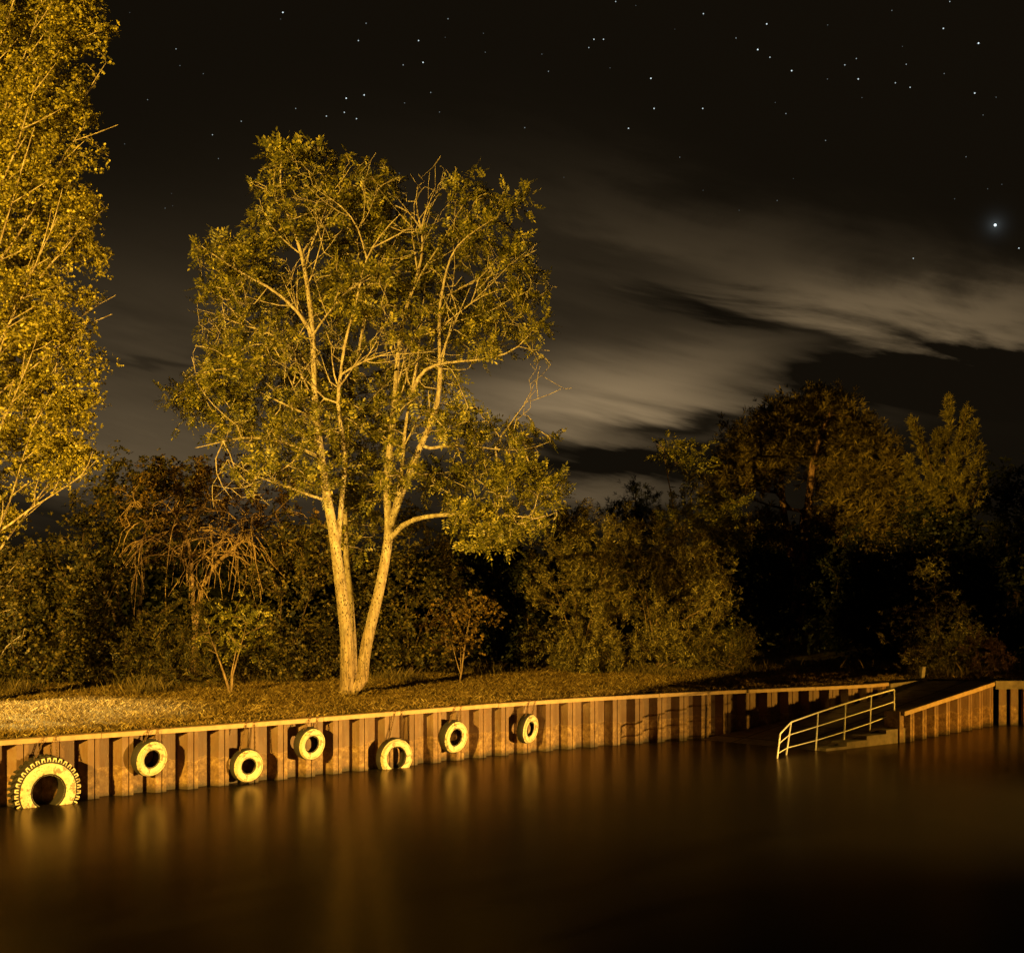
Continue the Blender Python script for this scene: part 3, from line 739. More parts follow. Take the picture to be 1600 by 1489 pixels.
def main_tree():
    L = []
    def a(pts, r0, r1, d0=0, d1=0):
        n = len(pts); L.append(([(x, y, d0+(d1-d0)*i/(n-1)) for i, (x, y) in enumerate(pts)], r0, r1))
    a([(541,1092),(542,1070),(543,1006),(536,945),(528,884),(524,844),(516,803),(508,762),(502,714),(496,673),(494,637),(491,600),(490,558),(490,521),(484,472),(477,424),(473,395),(457,355),(441,314),(435,269),(441,237)], .30, .025, 0, -.6)
    a([(565,1092),(566,1060),(567,1027),(579,978),(591,929),(601,884),(607,844),(609,827),(605,783),(605,742),(611,681),(617,634),(622,546),(630,497),(642,456),(656,424),(664,383),(660,355),(646,318),(652,292)], .26, .02, .1, .9)
    a([(554,1088),(552,1006),(546,917),(540,850),(538,780),(541,700),(548,640),(556,570),(570,500),(590,430),(600,360)], .15, .03, .6, 3.0)
    a([(528,870),(531,820),(532,795),(534,775),(540,734),(534,660),(522,625),(534,586),(534,546),(551,497),(563,444),(571,403),(603,355),(625,335)], .10, .02, 0, -1.6)
    a([(534,586),(551,570),(587,558),(618,548)], .045, .02, -.9, -1.7)
    a([(571,403),(563,355),(536,322),(500,300)], .035, .012, -1.2, -1.6)
    a([(490,521),(510,493),(534,460),(555,442)], .05, .015, -.3, -1.4)
    a([(490,530),(484,511),(469,489),(445,464),(421,446),(388,434),(350,410),(315,385)], .075, .012, -.3, -1.8)
    a([(490,590),(473,554),(441,529),(404,513),(376,509),(345,492),(307,483)], .05, .01, -.2, 1.5)
    a([(473,395),(494,363),(514,322),(508,270)], .045, .012, -.5, .8)
    a([(473,400),(440,375),(415,350),(405,310)], .035, .01, -.5, -1.2)
    a([(609,827),(618,795),(634,754),(656,697),(680,653),(689,586),(685,521),(687,472),(697,424),(709,383),(750,355),(778,338)], .15, .012, .1, -1.2)
    a([(609,820),(622,780),(628,740),(634,660),(640,630),(652,566),(656,525),(664,444)], .11, .012, .2, -.3)
    a([(636,640),(644,607),(660,574),(697,566),(740,563),(770,562),(811,546),(830,525),(839,505)], .08, .010, -.3, -1.8)
    a([(805,548),(830,544),(859,548)], .018, .007, -1.6, -1.8)
    a([(609,835),(632,815),(664,807),(717,803),(766,805),(819,805),(839,815),(870,800)], .11, .01, .1, -2.2)
    a([(766,805),(752,830),(768,858)], .02, .006, -1.6, -1.8)
    a([(652,705),(672,699),(713,695),(754,699),(790,705),(823,705),(860,690)], .07, .01, -.3, .9)
    a([(640,742),(670,741),(720,735),(760,720)], .045, .01, -.2, 1.8)
    a([(508,788),(481,768),(453,760),(425,755),(384,738),(356,718)], .06, .012, -.1, -1.5)
    a([(500,712),(469,705),(445,687),(412,681),(376,679),(343,693),(305,700)], .07, .01, -.1, -1.9)
    a([(496,655),(460,640),(420,620),(380,600),(330,600),(275,625)], .05, .008, -.1, .6)
    a([(634,501),(656,480),(685,472),(725,446),(760,430),(800,400)], .045, .01, .2, 1.6)
    a([(656,529),(689,513),(717,491),(737,468),(790,450)], .04, .008, -.2, -1.0)
    a([(640,470),(655,430),(690,380),(720,330),(735,300)], .04, .01, .4, 1.6)
    a([(541,700),(570,640),(600,600),(640,540)], .06, .01, 1.4, 3.4)
    a([(548,640),(510,590),(480,530),(430,470),(400,420)], .06, .01, 1.2, 3.0)
    a([(556,570),(575,470),(560,400),(555,320),(575,270)], .05, .01, 1.6, 1.8)
    B = [(433,242,32,26,-.6,.7,1.8),(420,300,38,36,0),(492,258,52,42,.4),(585,280,44,36,0),(560,330,85,50,1),(470,340,80,55,-.6),(345,398,50,34,-1.6),(395,400,45,40,.5),
         (740,315,58,34,.5),(797,318,28,22,.2,.6,1.5),(770,380,60,45,-.3),(805,455,38,60,-.2),(690,390,60,60,1.2),(600,400,90,70,1.6),(700,470,90,60,1),
         (420,480,90,50,1),(370,450,60,40,-1.2),(520,470,90,70,2),(560,450,70,50,-1.3),(350,520,45,40,.5),(420,570,110,50,-.6),(330,590,62,32,.4),(380,640,100,45,1),
         (290,620,30,16,.6,.8),(540,590,110,55,2),(660,590,70,50,2,1.5),(760,520,70,35,-.6),(830,520,26,22,-1.6,.6,.5),(400,690,80,40,-1.2),(500,670,90,50,-1),(560,690,80,50,1.8),
         (640,660,70,40,-.6),(720,660,55,36,-.6),(760,690,70,36,0),(830,690,45,34,.7),(790,750,78,42,-.8),(840,770,36,36,-.5),(740,810,60,32,-1.4),(820,820,50,22,-2),
         (770,840,40,22,-1.7,.8),(690,760,50,40,1),(620,740,45,40,-.8),(560,760,60,50,1.5),(560,820,50,55,1.5),(480,750,60,30,-.5),(400,740,60,28,-1.2),(640,510,60,40,-.8),(470,620,80,40,.8)]
    B = [(b[0], b[1], b[2], b[3], b[4]+.75, *(b[5:])) for b in B]
    B += [(b[0], b[1], b[2]*.95, b[3]*.95, b[4]-1.4, .5, .08) for b in B]
    L = [(p, a_*(.74 if a_ > .2 else .8), b_*.75) for p, a_, b_ in L]
    rr = random.Random(11); extra = []
    def fork(p, ang, ln, r0, dy, lv):
        # a crooked bough in photo units: heads off, bends upward, forks again
        x, y, d = p; pts = [(x, y, d)]; n = max(3, int(ln/22)); a = ang; dd = rr.uniform(-.13, .05)
        for k in range(n):
            a += rr.uniform(-.2, .2)+(math.pi/2-a)*.10; x += math.cos(a)*ln/n; y -= math.sin(a)*ln/n; d += dd; pts.append((x, y, d))
            if lv and k >= 1 and rr.random() < .75: extra.append(None); fork((x, y, d), a+rr.choice((-1, 1))*rr.uniform(.4, .85), ln*rr.uniform(.3, .55), r0*.5, dy, lv-1)
        while extra and extra[-1] is None: extra.pop()
        extra.append((pts, r0, .007))
    for li, (p, r0, r1) in enumerate(list(L)):
        m = len(p); lo = .40 if li < 4 else .25
        for _ in range(7 if li < 3 else (5 if li < 4 else 3)):
            t = rr.uniform(lo, .93)*(m-1); i = int(t); f = t-i; q = tuple(p[i][c]*(1-f)+p[i+1][c]*f for c in range(3))
            if q[1] > 720 or q[1] < 330 or q[0] > 790 or q[0] < 330 or (q[1] < 480 and not 430 < q[0] < 750): continue
            base = math.atan2(-(p[i+1][1]-p[i][1]), p[i+1][0]-p[i][0]); fork(q, base+rr.choice((-1, 1))*rr.uniform(.35, .8), rr.uniform(55, 120), min(.032, r0*.4), 0, 2)
    L += [e for e in extra if e]
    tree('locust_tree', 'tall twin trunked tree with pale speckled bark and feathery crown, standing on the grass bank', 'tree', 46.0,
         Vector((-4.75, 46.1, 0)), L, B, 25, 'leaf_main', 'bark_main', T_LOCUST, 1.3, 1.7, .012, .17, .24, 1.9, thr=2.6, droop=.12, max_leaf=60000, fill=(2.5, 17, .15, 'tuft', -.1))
main_tree()

def poplar():
    L = []; k = 42.0
    L.append(([(-70,1110,0),(-68,900,0),(-62,600,0),(-50,250,0),(-40,-50,0),(-35,-200,0)], .36, .08))
    for i, (y0, x1, y1, d) in enumerate([(960,60,640,-1),(930,110,700,1),(900,40,560,1.5),(860,150,720,-1.2),(800,60,520,-1.8),(760,120,540,.4),(700,50,400,-1),(660,150,470,.5),(620,90,340,-1.5),(560,150,330,.3),(540,40,240,-1.8),
                                         (470,130,200,-.2),(430,60,120,-1.6),(380,150,130,.8),(330,60,20,-1),(260,140,10,0),(220,40,-60,-1.5),(150,130,-80,.5)]):
        xm = -60+(x1+60)*.45
        q = [(-64+(x1+64)*t**.8, y0+(y1-y0)*t+(random.uniform(-9, 9) if 0 < t < 1 else 0), d*t) for t in (0, .15, .3, .45, .6, .75, .9, 1)]
        L.append((q, .045, .008))
        for g in (3, 4, 5, 6):
            a = random.uniform(.3, 1.5); ln = random.uniform(30, 75); L.append(([q[g], (q[g][0]+math.cos(a)*ln*.5+random.uniform(-5, 5), q[g][1]-math.sin(a)*ln*.5, q[g][2]-.2), (q[g][0]+math.cos(a)*ln, q[g][1]-math.sin(a)*ln*1.1, q[g][2]-.4)], .02, .007))
    B = [(60,0,110,70,0),(140,40,40,50,0),(30,80,90,60,-1),(110,110,55,30,.3),(60,170,80,50,-.5),(130,180,35,28,.2),(50,250,100,50,0),(140,250,38,30,0),(60,320,100,50,-.6),(145,320,34,26,.3),
         (40,400,90,50,0),(130,400,40,40,.5),(60,480,100,50,-.5),(145,470,34,22,.2),(50,560,95,50,0),(135,560,38,44,.2),(60,640,95,50,-.4),(140,620,36,36,.3),(50,700,80,36,0),(120,715,28,32,-.6),
         (105,742,34,20,-.8),(140,705,30,22,-.6),(60,735,40,26,-.6),(20,745,60,34,-.5),(80,700,50,30,-1),(-20,800,60,60,0),(0,200,80,300,2,1,.4),(20,500,80,200,2,1,.5),(-60,300,80,400,0,3.0,.3),(-90,0,90,200,0,3,.4)]
    B = [(b[0]-6, b[1], b[2]*.94, b[3]*.96, b[4]+.3, *(b[5:])) for b in B]
    tree('poplar_tree', 'very tall dense golden leafed poplar filling the left edge of the picture', 'tree', k, None, L, B, 26, 'leaf_poplar', 'bark_poplar', T_POPLAR, .82, 5.0, .007, .17, .24, 1.8,
         trop=(.02, 0, .30), thr=2.6, spread=.7, jit=.07, max_leaf=85000, fill=(13, 34, .15, 'tuft', -.75))
poplar()

def auto(name, label, cat, px, Y, blobs, per, leaf, bark, T, r=.12, top=None, multi=1, **k):
    """plain bush or tree: stems rise from the ground into the blobs"""
    L = []; base_py = HY+HC*F/Y
    if multi >= 5: blobs = list(blobs)+[(b[0]+random.uniform(-12, 12), base_py-random.uniform(16, 42), b[2]*.75, 30, random.uniform(-.6, .6)-.5) for b in blobs]; r = r*.7
    bx = [b for b in blobs]
    random.shuffle(bx)
    for i in range(max(multi, 1)):
        b = bx[i % len(bx)]; x0 = px+random.uniform(-12, 12)*(multi > 1)
        dy = b[4] if len(b) > 4 else 0; mid = (x0*.55+b[0]*.45, base_py+(b[1]-base_py)*.5, dy*.4)
        if i == 0 or L == []: L.append(([(x0, base_py+6, 0), mid, (b[0], b[1], dy)], r, r*.2))
        else: L.append(([(px, base_py-4, 0), mid, (b[0], b[1], dy)], r*.7, r*.15))
    return tree(name, label, cat, Y, Vector((at(px, base_py, Y).x, Y, 0)), L, blobs, per, leaf, bark, T, **k)

kw = dict(fill=(3, 26, .28), step=.26, kill=.38, infl=3.0, tip=.010, thr=2.4)
GB = 'trees and bushes behind the grass bank'
auto('young_poplar', 'young leafy poplar shoot at the left edge under the tall poplar', 'tree', -30, 43, [(0,790,36,40),(4,840,38,50),(12,900,32,60),(0,960,45,40),(-40,900,50,100),(10,1010,40,40)], 16, 'leaf_dark', 'bark_poplar', T_POPLAR, r=.05, multi=3, lper=3, lscale=.95, **kw)
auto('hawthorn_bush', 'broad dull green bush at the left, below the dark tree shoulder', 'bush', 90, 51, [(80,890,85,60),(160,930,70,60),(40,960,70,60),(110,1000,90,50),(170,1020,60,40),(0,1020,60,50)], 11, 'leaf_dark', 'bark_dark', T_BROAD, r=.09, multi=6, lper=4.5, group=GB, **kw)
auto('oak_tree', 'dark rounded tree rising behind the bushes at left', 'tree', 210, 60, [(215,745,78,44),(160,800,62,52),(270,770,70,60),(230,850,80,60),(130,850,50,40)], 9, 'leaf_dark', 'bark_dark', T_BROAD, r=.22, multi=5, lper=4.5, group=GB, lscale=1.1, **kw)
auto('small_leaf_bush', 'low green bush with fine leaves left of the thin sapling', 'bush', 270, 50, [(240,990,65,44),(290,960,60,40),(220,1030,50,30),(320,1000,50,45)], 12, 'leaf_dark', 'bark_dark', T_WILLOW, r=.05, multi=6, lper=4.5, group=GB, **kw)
def tangle():
    L = [([(300,1068,0),(305,980,0),(316,911,0),(335,885,-.2),(358,859,-.4),(377,846,-.5)], .14, .06)]
    roots = [(372,848,-.5),(377,846,-.5),(350,868,-.4),(290,830,-.5),(300,870,-.3),(270,800,-.4),(235,845,-.5),(340,835,-.6),(408,812,-.4),(262,868,-.5),(320,785,-.6),(225,800,-.4),(330,800,-.6),(400,830,-.2),(250,815,-.5),(310,840,-.6)]
    for i in range(95):
        x, y, d = random.choice(roots); a = R(random.uniform(-20, 200)); v = random.uniform(8, 16); vx, vy = math.cos(a)*v, -abs(math.sin(a))*v*.8-1
        pts = [(x, y, d)]; g = random.uniform(2.2, 5.0); curl = random.uniform(-.16, .16); dd = random.uniform(-.25, .2)
        for k in range(random.randint(5, 10)):
            x += vx; y += vy; vy += g; vx, vy = vx*math.cos(curl)-vy*math.sin(curl), vx*math.sin(curl)+vy*math.cos(curl); vx *= .9; vy *= .94; vx += random.uniform(-2.5, 2.5); d += dd; pts.append((x, y, d))
            if k in (2, 4) and random.random() < .7:
                q = [(x, y, d)]; sx, sy = vx+random.uniform(-9, 9), vy+random.uniform(-9, 3); xx, yy, d2 = x, y, d
                for _ in range(3): xx += sx*.8; yy += sy*.8; sy += 3.5; d2 -= .08; q.append((xx, yy, d2))
                L.append((q, .016, .007))
        L.append((pts, .023, .008))
    L.insert(1, ([(305,985,0),(300,930,-.1),(300,870,-.3),(290,830,-.5),(270,800,-.4)], .10, .04))
    L.insert(2, ([(358,859,-.4),(400,830,0),(440,790,.4),(470,760,.6)], .06, .02))
    B = [(300,745,95,42,1),(220,790,60,50,1),(390,760,80,55,1),(460,810,60,70,1),(340,790,90,40,.6),(250,850,60,40,1,1,.6),(410,860,70,50,1,1,.8),(320,860,80,40,-.4,.8,.5)]
    tree('tangled_tree', 'rusty leafed tree with a tangle of bare curling twigs left of the twin trunks', 'tree', 54, None, L, B, 11, 'leaf_rust', 'bark_twig', T_POPLAR, lscale=.95, lper=3.6, tip=.010,
         step=.24, kill=.36, infl=2.4, trop=(0, 0, -.12), thr=2.2, gj=.22, inert=.7, group=GB, fill=(1.6, 24, .28))
tangle()
auto('locust_sapling', 'small thin stemmed sapling with feathery leaves at the edge of the grass', 'tree', 357, 46.5, [(350,985,50,32),(385,975,42,26),(330,1000,40,22),(370,1010,40,18)], 20, 'leaf_main', 'bark_tan', T_LOCUST, r=.045, multi=3, lper=2.2, **kw)
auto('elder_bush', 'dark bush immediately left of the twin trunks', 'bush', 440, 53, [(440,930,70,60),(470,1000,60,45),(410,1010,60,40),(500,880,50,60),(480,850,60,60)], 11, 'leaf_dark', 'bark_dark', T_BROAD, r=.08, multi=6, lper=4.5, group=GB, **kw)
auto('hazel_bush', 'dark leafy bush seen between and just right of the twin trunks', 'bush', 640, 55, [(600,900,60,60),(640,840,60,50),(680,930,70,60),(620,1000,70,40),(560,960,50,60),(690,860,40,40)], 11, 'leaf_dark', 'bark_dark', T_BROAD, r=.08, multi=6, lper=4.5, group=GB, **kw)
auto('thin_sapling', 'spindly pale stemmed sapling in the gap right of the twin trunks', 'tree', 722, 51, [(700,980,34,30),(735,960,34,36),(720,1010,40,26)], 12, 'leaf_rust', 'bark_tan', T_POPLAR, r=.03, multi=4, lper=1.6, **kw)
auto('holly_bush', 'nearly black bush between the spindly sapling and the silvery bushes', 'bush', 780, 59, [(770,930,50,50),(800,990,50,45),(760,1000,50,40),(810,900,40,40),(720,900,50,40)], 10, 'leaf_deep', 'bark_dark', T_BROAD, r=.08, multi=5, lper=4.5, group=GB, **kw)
wk = dict(fill=(4.5, 30, .24, 'shoot', -.9, 1.0), step=.26, kill=.36, infl=3.0, tip=.010, thr=2.4, trop=(0, 0, .3), spread=.4, group='silvery bushes right of the tree')
auto('willow_bush', 'tall silvery bush with upright shoots, first one right of the twin trunked tree', 'bush', 900, 57, [(890,860,60,50),(870,930,55,70),(940,900,60,80),(910,990,80,45),(930,830,40,36),(850,1000,40,40)], 13, 'leaf_silver', 'bark_tan', T_WILLOW, r=.08, multi=8, lper=5, **wk)
auto('willow_bush', 'wide silvery bush with brighter tips under the feathery plume tree', 'bush', 1030, 58, [(1030,860,60,46),(1000,920,60,70),(1080,880,60,50),(1060,960,70,70),(1110,930,44,60),(1090,1010,60,30),(985,830,40,30)], 13, 'leaf_silver', 'bark_tan', T_WILLOW, r=.08, multi=8, lper=5, **wk)
auto('willow_bush', 'small low dim bush at the right foot of the wide silvery bush', 'bush', 1140, 57, [(1140,1010,30,30),(1160,1030,36,18),(1110,1030,30,18)], 13, 'leaf_dark', 'bark_tan', T_WILLOW, r=.04, multi=5, lper=4, **wk)
auto('acacia_tree', 'slender feathery tree whose crooked plume pokes above the silvery bushes', 'tree', 1085, 63, [(1036,700,20,13,0,.5,2),(1055,722,20,18,0,.6,1.5),(1078,752,34,42,0),(1140,785,42,22,0),(1100,810,60,36,.5),(1070,850,60,40,.5),(1140,840,40,36,1)], 12, 'leaf_main', 'bark_tan', T_LOCUST, r=.13, multi=5, lper=3.2, lscale=1.3, **kw)
def pine():
    L = [([(1245,1008,0),(1250,900,0),(1262,800,0),(1270,720,0),(1285,670,0),(1300,640,0)], .42, .08),
         ([(1250,905,0),(1232,850,.2),(1223,795,.3),(1220,730,.3),(1205,690,.3)], .30, .08)]
    L = [([(x, y, d-1.8*(y < 900)) for x, y, d in p], a_, b_) for p, a_, b_ in L]
    for a in [[(1262,800,0),(1200,790,-1.5),(1165,775,-2)], [(1266,780,0),(1320,760,-1),(1370,740,-1)], [(1223,770,.3),(1180,765,1),(1140,760,1)], [(1264,790,0),(1330,800,-1.5),(1380,790,-1.5)], [(1268,740,0),(1320,700,0),(1350,690,0)], [(1220,740,.3),(1170,715,0),(1150,700,0)], [(1258,830,0),(1210,835,-1.5),(1170,830,-2)], [(1262,810,0),(1300,830,-2),(1340,840,-2.5)]]:
        L.append((a, .10, .03))
    B = [(1185,690,42,34,0),(1165,725,40,28,-1),(1225,665,45,30,0),(1290,650,45,30,0),(1320,672,42,38,0),(1350,705,40,34,0),(1380,750,32,36,0),(1255,700,60,26,1.5),(1140,760,34,24,1),(1190,745,36,18,-1.5),(1320,735,50,26,-1),(1350,780,50,30,-1),
         (1310,820,60,26,-2),(1370,830,36,34,0),(1180,830,40,20,-1.5),(1395,800,26,40,0)]
    B += [(1240,672,50,34,-.5),(1280,655,55,26,0),(1335,690,40,36,-.5),(1200,712,40,30,-.5),(1365,725,40,36,-.8)]
    B = [(*b[:5], 2.2) for b in B]
    tree('stone_pine', 'broad crowned pine with two bare reddish trunks, dim against the clouds', 'tree', 80, None, L, B, 5.5, 'leaf_pine', 'bark_pine', T_PINE, lscale=1.25, lper=6, tip=.016, step=.34, kill=.5, infl=3.4, trop=(0, 0, .3), thr=2.3, spread=.55, jit=.16, fill=(2.6, 55, .36, 'tuft', -9))
pine()
def cypress():
    L = [([(1478,1022,0),(1479,850,0),(1480,720,0),(1481,650,0),(1482,632,0)], .3, .02)]
    tips = [(1481,630),(1510,638),(1428,662),(1462,676),(1522,668),(1440,694),(1533,700),(1420,722),(1498,684),(1412,752),(1540,742),(1455,730)]
    for x, y in tips[1:]:
        L.append(([(1479,y+110+abs(x-1480)*.8,0),(1479+(x-1479)*.55,y+55,random.uniform(-1,1)*.8),(x,y,random.uniform(-1,1))], .07, .012))
    B = []
    for x, y in tips:
        bx_, by_ = 1480+(x-1480)*.2, y+70+abs(x-1480)*.75
        for t in (0, .16, .34, .55, .8): B.append((x+(bx_-x)*t, y+6+(by_-y)*t, 2.0+6*t, 8+8*t, random.uniform(-.8, .4), .15+.4*t, 1.3))
    B += [(1478,775,36,36,0,1.2),(1485,840,30,50,0,1)]
    tree('cypress_tree', 'spiky conifer with upswept pointed tips rising at the right', 'tree', 72, None, L, B, 7.5, 'leaf_cypress', 'bark_dark', T_CYP, lscale=.7, lper=2, tip=.012, step=.2, kill=.3, infl=1.6, trop=(0, 0, .55), thr=2.4, spread=.35, jit=.06, fill=(14, 22, .12, 'shoot', -9, .45))
cypress()
dk = dict(fill=(1.2, 26, .5), step=.36, kill=.52, infl=4, tip=.013, thr=2.3, lper=5.5, lscale=1.5)
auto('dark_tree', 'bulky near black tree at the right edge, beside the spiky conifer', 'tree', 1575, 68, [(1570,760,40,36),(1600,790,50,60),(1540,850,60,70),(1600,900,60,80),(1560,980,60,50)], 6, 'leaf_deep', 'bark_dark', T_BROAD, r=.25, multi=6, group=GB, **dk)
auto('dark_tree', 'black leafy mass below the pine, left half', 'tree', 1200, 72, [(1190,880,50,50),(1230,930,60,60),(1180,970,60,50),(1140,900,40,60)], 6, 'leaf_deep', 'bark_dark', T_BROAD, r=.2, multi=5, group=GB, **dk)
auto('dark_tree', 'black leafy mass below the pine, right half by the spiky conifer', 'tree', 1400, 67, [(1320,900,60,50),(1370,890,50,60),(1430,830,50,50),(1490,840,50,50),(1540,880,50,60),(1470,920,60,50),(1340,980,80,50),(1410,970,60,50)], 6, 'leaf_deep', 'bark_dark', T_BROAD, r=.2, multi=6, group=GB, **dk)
auto('weeping_bush', 'pale drooping bush on the grass right of the slipway, under the spiky conifer', 'bush', 1470, 56, [(1460,950,50,44),(1500,965,40,40),(1430,985,44,36),(1480,1010,60,28),(1460,900,40,30)], 12, 'leaf_silver', 'bark_tan', T_WILLOW, r=.08, multi=7, step=.26, kill=.38, infl=3, tip=.01, thr=2.4, lper=4, trop=(0, 0, -.1), droop=.5, fill=(3, 24, .25))
auto('mauve_shrub', 'low mauve tinged shrub at the corner where the quay walls meet', 'shrub', 1540, 54, [(1530,1035,28,22),(1555,1020,24,26),(1570,1040,30,16)], 22, 'leaf_mauve', 'bark_tan', T_WILLOW, r=.03, multi=6, lper=3, lscale=.8, step=.16, kill=.24, infl=2, tip=.006, thr=2.4, trop=(0, 0, .5), fill=(6, 14, .14))
auto('far_pine', 'small black pine top far off, just right of the tall tree crown', 'tree', 893, 110, [(893,798,20,15),(905,830,30,20),(880,850,30,40)], 4, 'leaf_deep', 'bark_dark', T_PINE, r=.2, multi=3, step=.5, kill=.7, infl=6, tip=.016, thr=2.4, lper=4, lscale=1.3, trop=(0, 0, .3), fill=(1.6, 40, .45), group='small far pines on the skyline')
auto('far_pine', 'flat topped black pine far off, behind the first feathery plume', 'tree', 993, 112, [(993,774,28,12),(980,800,34,16),(1000,830,40,30)], 4, 'leaf_deep', 'bark_dark', T_PINE, r=.2, multi=3, step=.5, kill=.7, infl=6, tip=.016, thr=2.4, lper=4, lscale=1.3, trop=(0, 0, .3), fill=(1.6, 40, .45), group='small far pines on the skyline')

def far_wood():
    # a wood far beyond the bank, one dark mass of many small crowns
    Vs = []; n0 = 0
    for i in range(95):
        x = -52+i*1.35+random.uniform(-.8, .8); Y = random.uniform(88, 104); pxc = HX+x/Y*F
        top = 870+12*math.sin(pxc*.013)+random.uniform(-14, 10)
        if 840 < pxc < 870: top += 10
        if pxc < 150: top -= 5
        if pxc > 1100: top -= 40
        h = HC-(top-HY)/F*Y; n = 480; q = RNG.normal(0, 1, (n, 3)); q /= np.linalg.norm(q, axis=1)[:, None]
        rr = RNG.uniform(.55, 1, n)[:, None]; c = np.array((x, Y, h*.55)); p = c+q*rr*np.array((2.0, 2.0, h*.48))
        V, Fc = leaves(p, q, T_BROAD, 3.4, .5); Vs.append(V[V[:, 2] > -99])
    V = np.concatenate(Vs); Fc = np.arange(len(V)).reshape(-1, 4)
    tag(np_mesh('distant_wood', V, Fc, M['leaf_deep']), 'dark distant wood closing the view behind the bushes', 'wood', kind='stuff')
far_wood()
def light_blocker():
    # unseen tree added by the left lamp, shaped to throw shade on the slipway end
    a = R(59.3); bx, by = -26.2+6.4*math.cos(a), -7.4+6.4*math.sin(a)
    mb = MB(); o = tag(empty('light_blocker_tree', (bx, by, 0)), 'unseen tree added in front of the left lamp to shade the slipway end', 'tree')
    mb.tube([(bx, by, -.1), (bx, by, 4), (bx+.02, by, 8), (bx, by, 9.75)], .27, 14, .24); mb.build('trunk', M['bark_dark'], o, True)
    n = 480; c = np.array((bx+.52*math.cos(a-R(90)), by+.52*math.sin(a-R(90)), 9.0)); u = RNG.normal(0, 1, (n, 3)); p = c+u*np.array((.34, .2, .42))
    V, Fc = leaves(p, u, T_BROAD, 1.0, .6); np_mesh('crown', V, Fc, M['leaf_dark'], False, o)
    mb = MB(); mb.tube([(bx, by, 8.2), (c[0], c[1], 8.9), (c[0]+.4, c[1]-.3, 9.5)], .06, 8, .02); mb.build('bough', M['bark_dark'], o, True)
light_blocker()
# ------------------------------------------------------------------ grass
def inside_bank(x, y):
    Pd, d = arc(WALLS)
    ok = np.zeros(len(x), bool); P = np.array([(p.x, p.y) for p in WALLS]); yw = np.interp(x, P[:, 0], P[:, 1])
    ok = y > yw+.35
    # not on the slipway
    s = (x > 11.6) & (x < 16.3); ok &= ~(s & (y < np.interp(x, [11.6, 14.1, 16.3], [51.3, 53.2, 52.1])))
    ok &= ~((x >= 16.3) & (y < 52.4)); return ok
def grass():
    def blades(n, xr, yr, h0, h1, w, name, mat, label, filt=None, lean=.35):
        x = RNG.uniform(*xr, n); y = RNG.uniform(*yr, n)
        vis = (np.abs(x/y) < .36) & inside_bank(x, y)
        if filt is not None: vis &= filt(x, y)
        x, y = x[vis], y[vis]; n = len(x); h = RNG.uniform(h0, h1, n)*(.75+.45*np.sin(x*2.3+2*np.sin(y*1.4))*np.sin(y*2.9+1.5*np.sin(x*1.2))+.25*np.sin(x*7+y*3)*np.sin(y*8-x*2)); a = RNG.uniform(0, np.pi, n)
        lx, ly = RNG.normal(0, lean, n)*h, RNG.normal(0, lean, n)*h; dx, dy = np.cos(a)*w/2, np.sin(a)*w/2
        V = np.stack([np.stack([x-dx, y-dy, np.zeros(n)-.01], 1), np.stack([x+dx, y+dy, np.zeros(n)-.01], 1), np.stack([x+dx*.7+lx*.4, y+dy*.7+ly*.4, h*.55], 1), np.stack([x+lx, y+ly, h], 1)], 1)
        tag(np_mesh(name, V.reshape(-1, 3), np.arange(n*4).reshape(-1, 4), M[mat]), label, 'grass', kind='stuff'); print(name, n)
    clump = lambda x, y: RNG.uniform(0, 1, len(x)) < .35+.65*(np.sin(x*2.1+np.sin(y*1.7)*2)*np.sin(y*2.6+x) > -.2)
    blades(520000, (-17, 19), (30, 60), .03, .13, .021, 'grass', 'grass', 'short dry grass on the bank', clump, .8)
    # rough grass at the foot of the bushes
    def rough(x, y):
        e = 50.2+1.3*np.sin(x*.7)+.7*np.sin(x*1.9+1)-np.where(x < -9, (-9-x)*.55+2.2, 0)+np.where(x > -3, 4.8, 0)
        return (y > e) & (RNG.uniform(0, 1, len(x)) < np.clip(.25+.75*np.sin(x*1.3+y*.6), .08, 1))
    blades(90000, (-19, 21), (42, 60), .10, .48, .014, 'rough_grass', 'tall_grass', 'taller rough grass along the foot of the bushes', rough, .28)
grass()

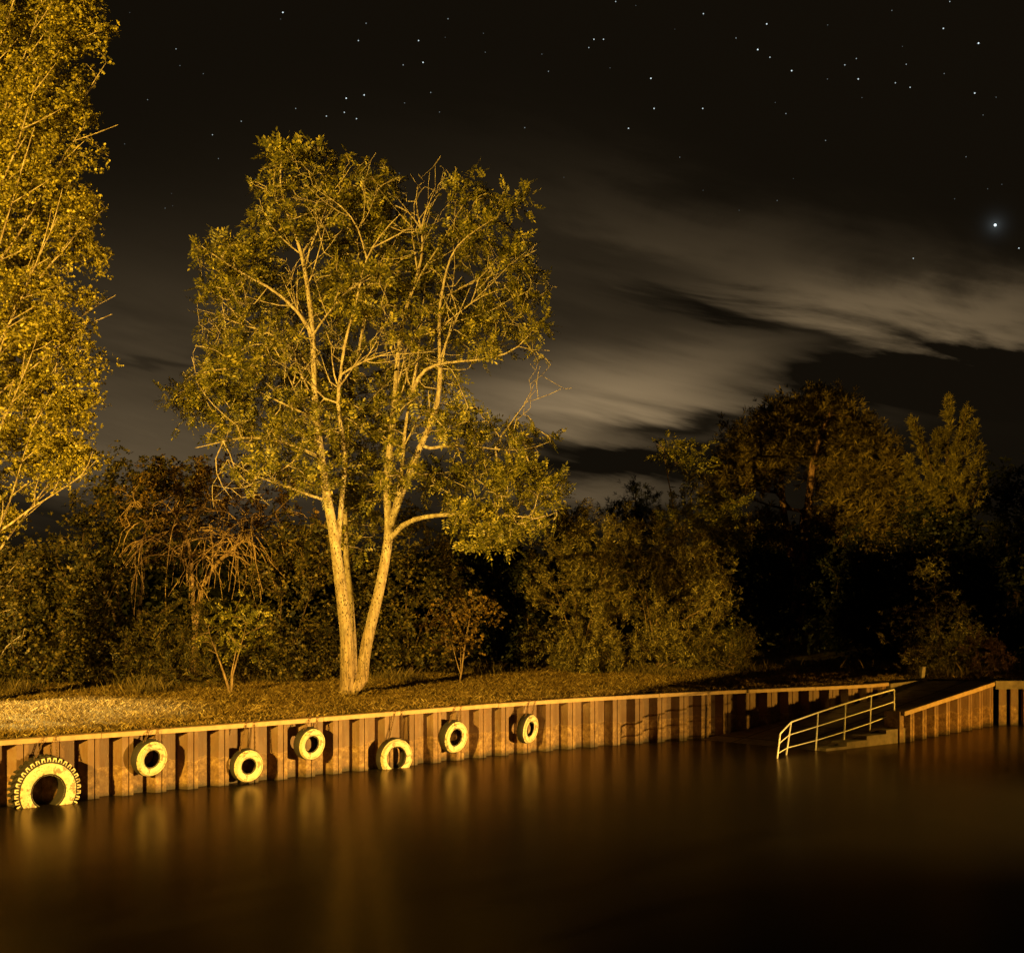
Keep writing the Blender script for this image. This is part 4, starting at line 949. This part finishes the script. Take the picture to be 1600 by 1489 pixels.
# ------------------------------------------------------------------ street lamps (outside the frame) with their light
def street_lamps():
    lbl = {'A': 'tall floodlight post on the near bank left of the view', 'B': 'low bulkhead lamp on the right quay, nearer the slipway', 'C': 'shielded street lamp on the far bank beside the tall poplar', 'D': 'unseen low lamp added on the right quay to light the wing wall and handrail'}
    lens = m_emit('lamp_lens', (1, .65, .25), 6)
    for (x, y), h, watt, col, k, aim, beam, bl in LAMPS:
        low = h < 1; o = tag(empty('bulkhead_lamp' if low else 'street_lamp', (x, y, 0)), lbl[k], 'lamp', 'lamps round the basin')
        if low:
            mb = MB(); mb.tube([(x+.05, y, -.3), (x+.05, y, .35)], .05, 10); mb.build('post', M['metal'], o, True)
            mb = MB(); mb.box((x-.12, y, h+.16), (.34, .3, .08)); mb.build('lamp_head', M['metal'], o)
            mb = MB(); mb.box((x-.12, y, h+.105), (.24, .2, .02)); mb.build('lens', lens, o); pos = Vector((x-.42, y, h))
        else:
            d = Vector((0-x, 45-y, 0)).normalized()
            mb = MB(); mb.tube([(x, y, 0), (x, y, h*.5), (x, y, h+.2)], .09, 12, .05); mb.tube([(x, y, 0), (x, y, .5)], .13, 12); mb.build('post', M['metal'], o, True)
            mb = MB(); tipp = Vector((x, y, h+.35))+d*1.1; mb.tube([(x, y, h+.1), (x+d.x*.5, y+d.y*.5, h+.3), tipp], .035, 8); mb.build('arm', M['metal'], o, True)
            mb = MB(); mb.box(tipp+d*.25+Vector((0, 0, .02)), (.62, .26, .12), math.atan2(d.y, d.x)); mb.build('lamp_head', M['metal'], o)
            mb = MB(); mb.box(tipp+d*.25+Vector((0, 0, -.055)), (.5, .2, .03), math.atan2(d.y, d.x)); mb.build('lens', lens, o); pos = tipp+d*.65+Vector((0, 0, -.2))
        ld = bpy.data.lights.new('lamp_light', 'SPOT'); ld.energy = watt; ld.color = col; ld.shadow_soft_size = .05 if k == 'A' else .10
        lo = bpy.data.objects.new('lamp_light', ld); link(lo); lo.location = pos; ld.spot_size = R(beam); ld.spot_blend = bl
        lo.rotation_euler = (Vector(aim)-lo.location).to_track_quat('-Z', 'Y').to_euler()
street_lamps()
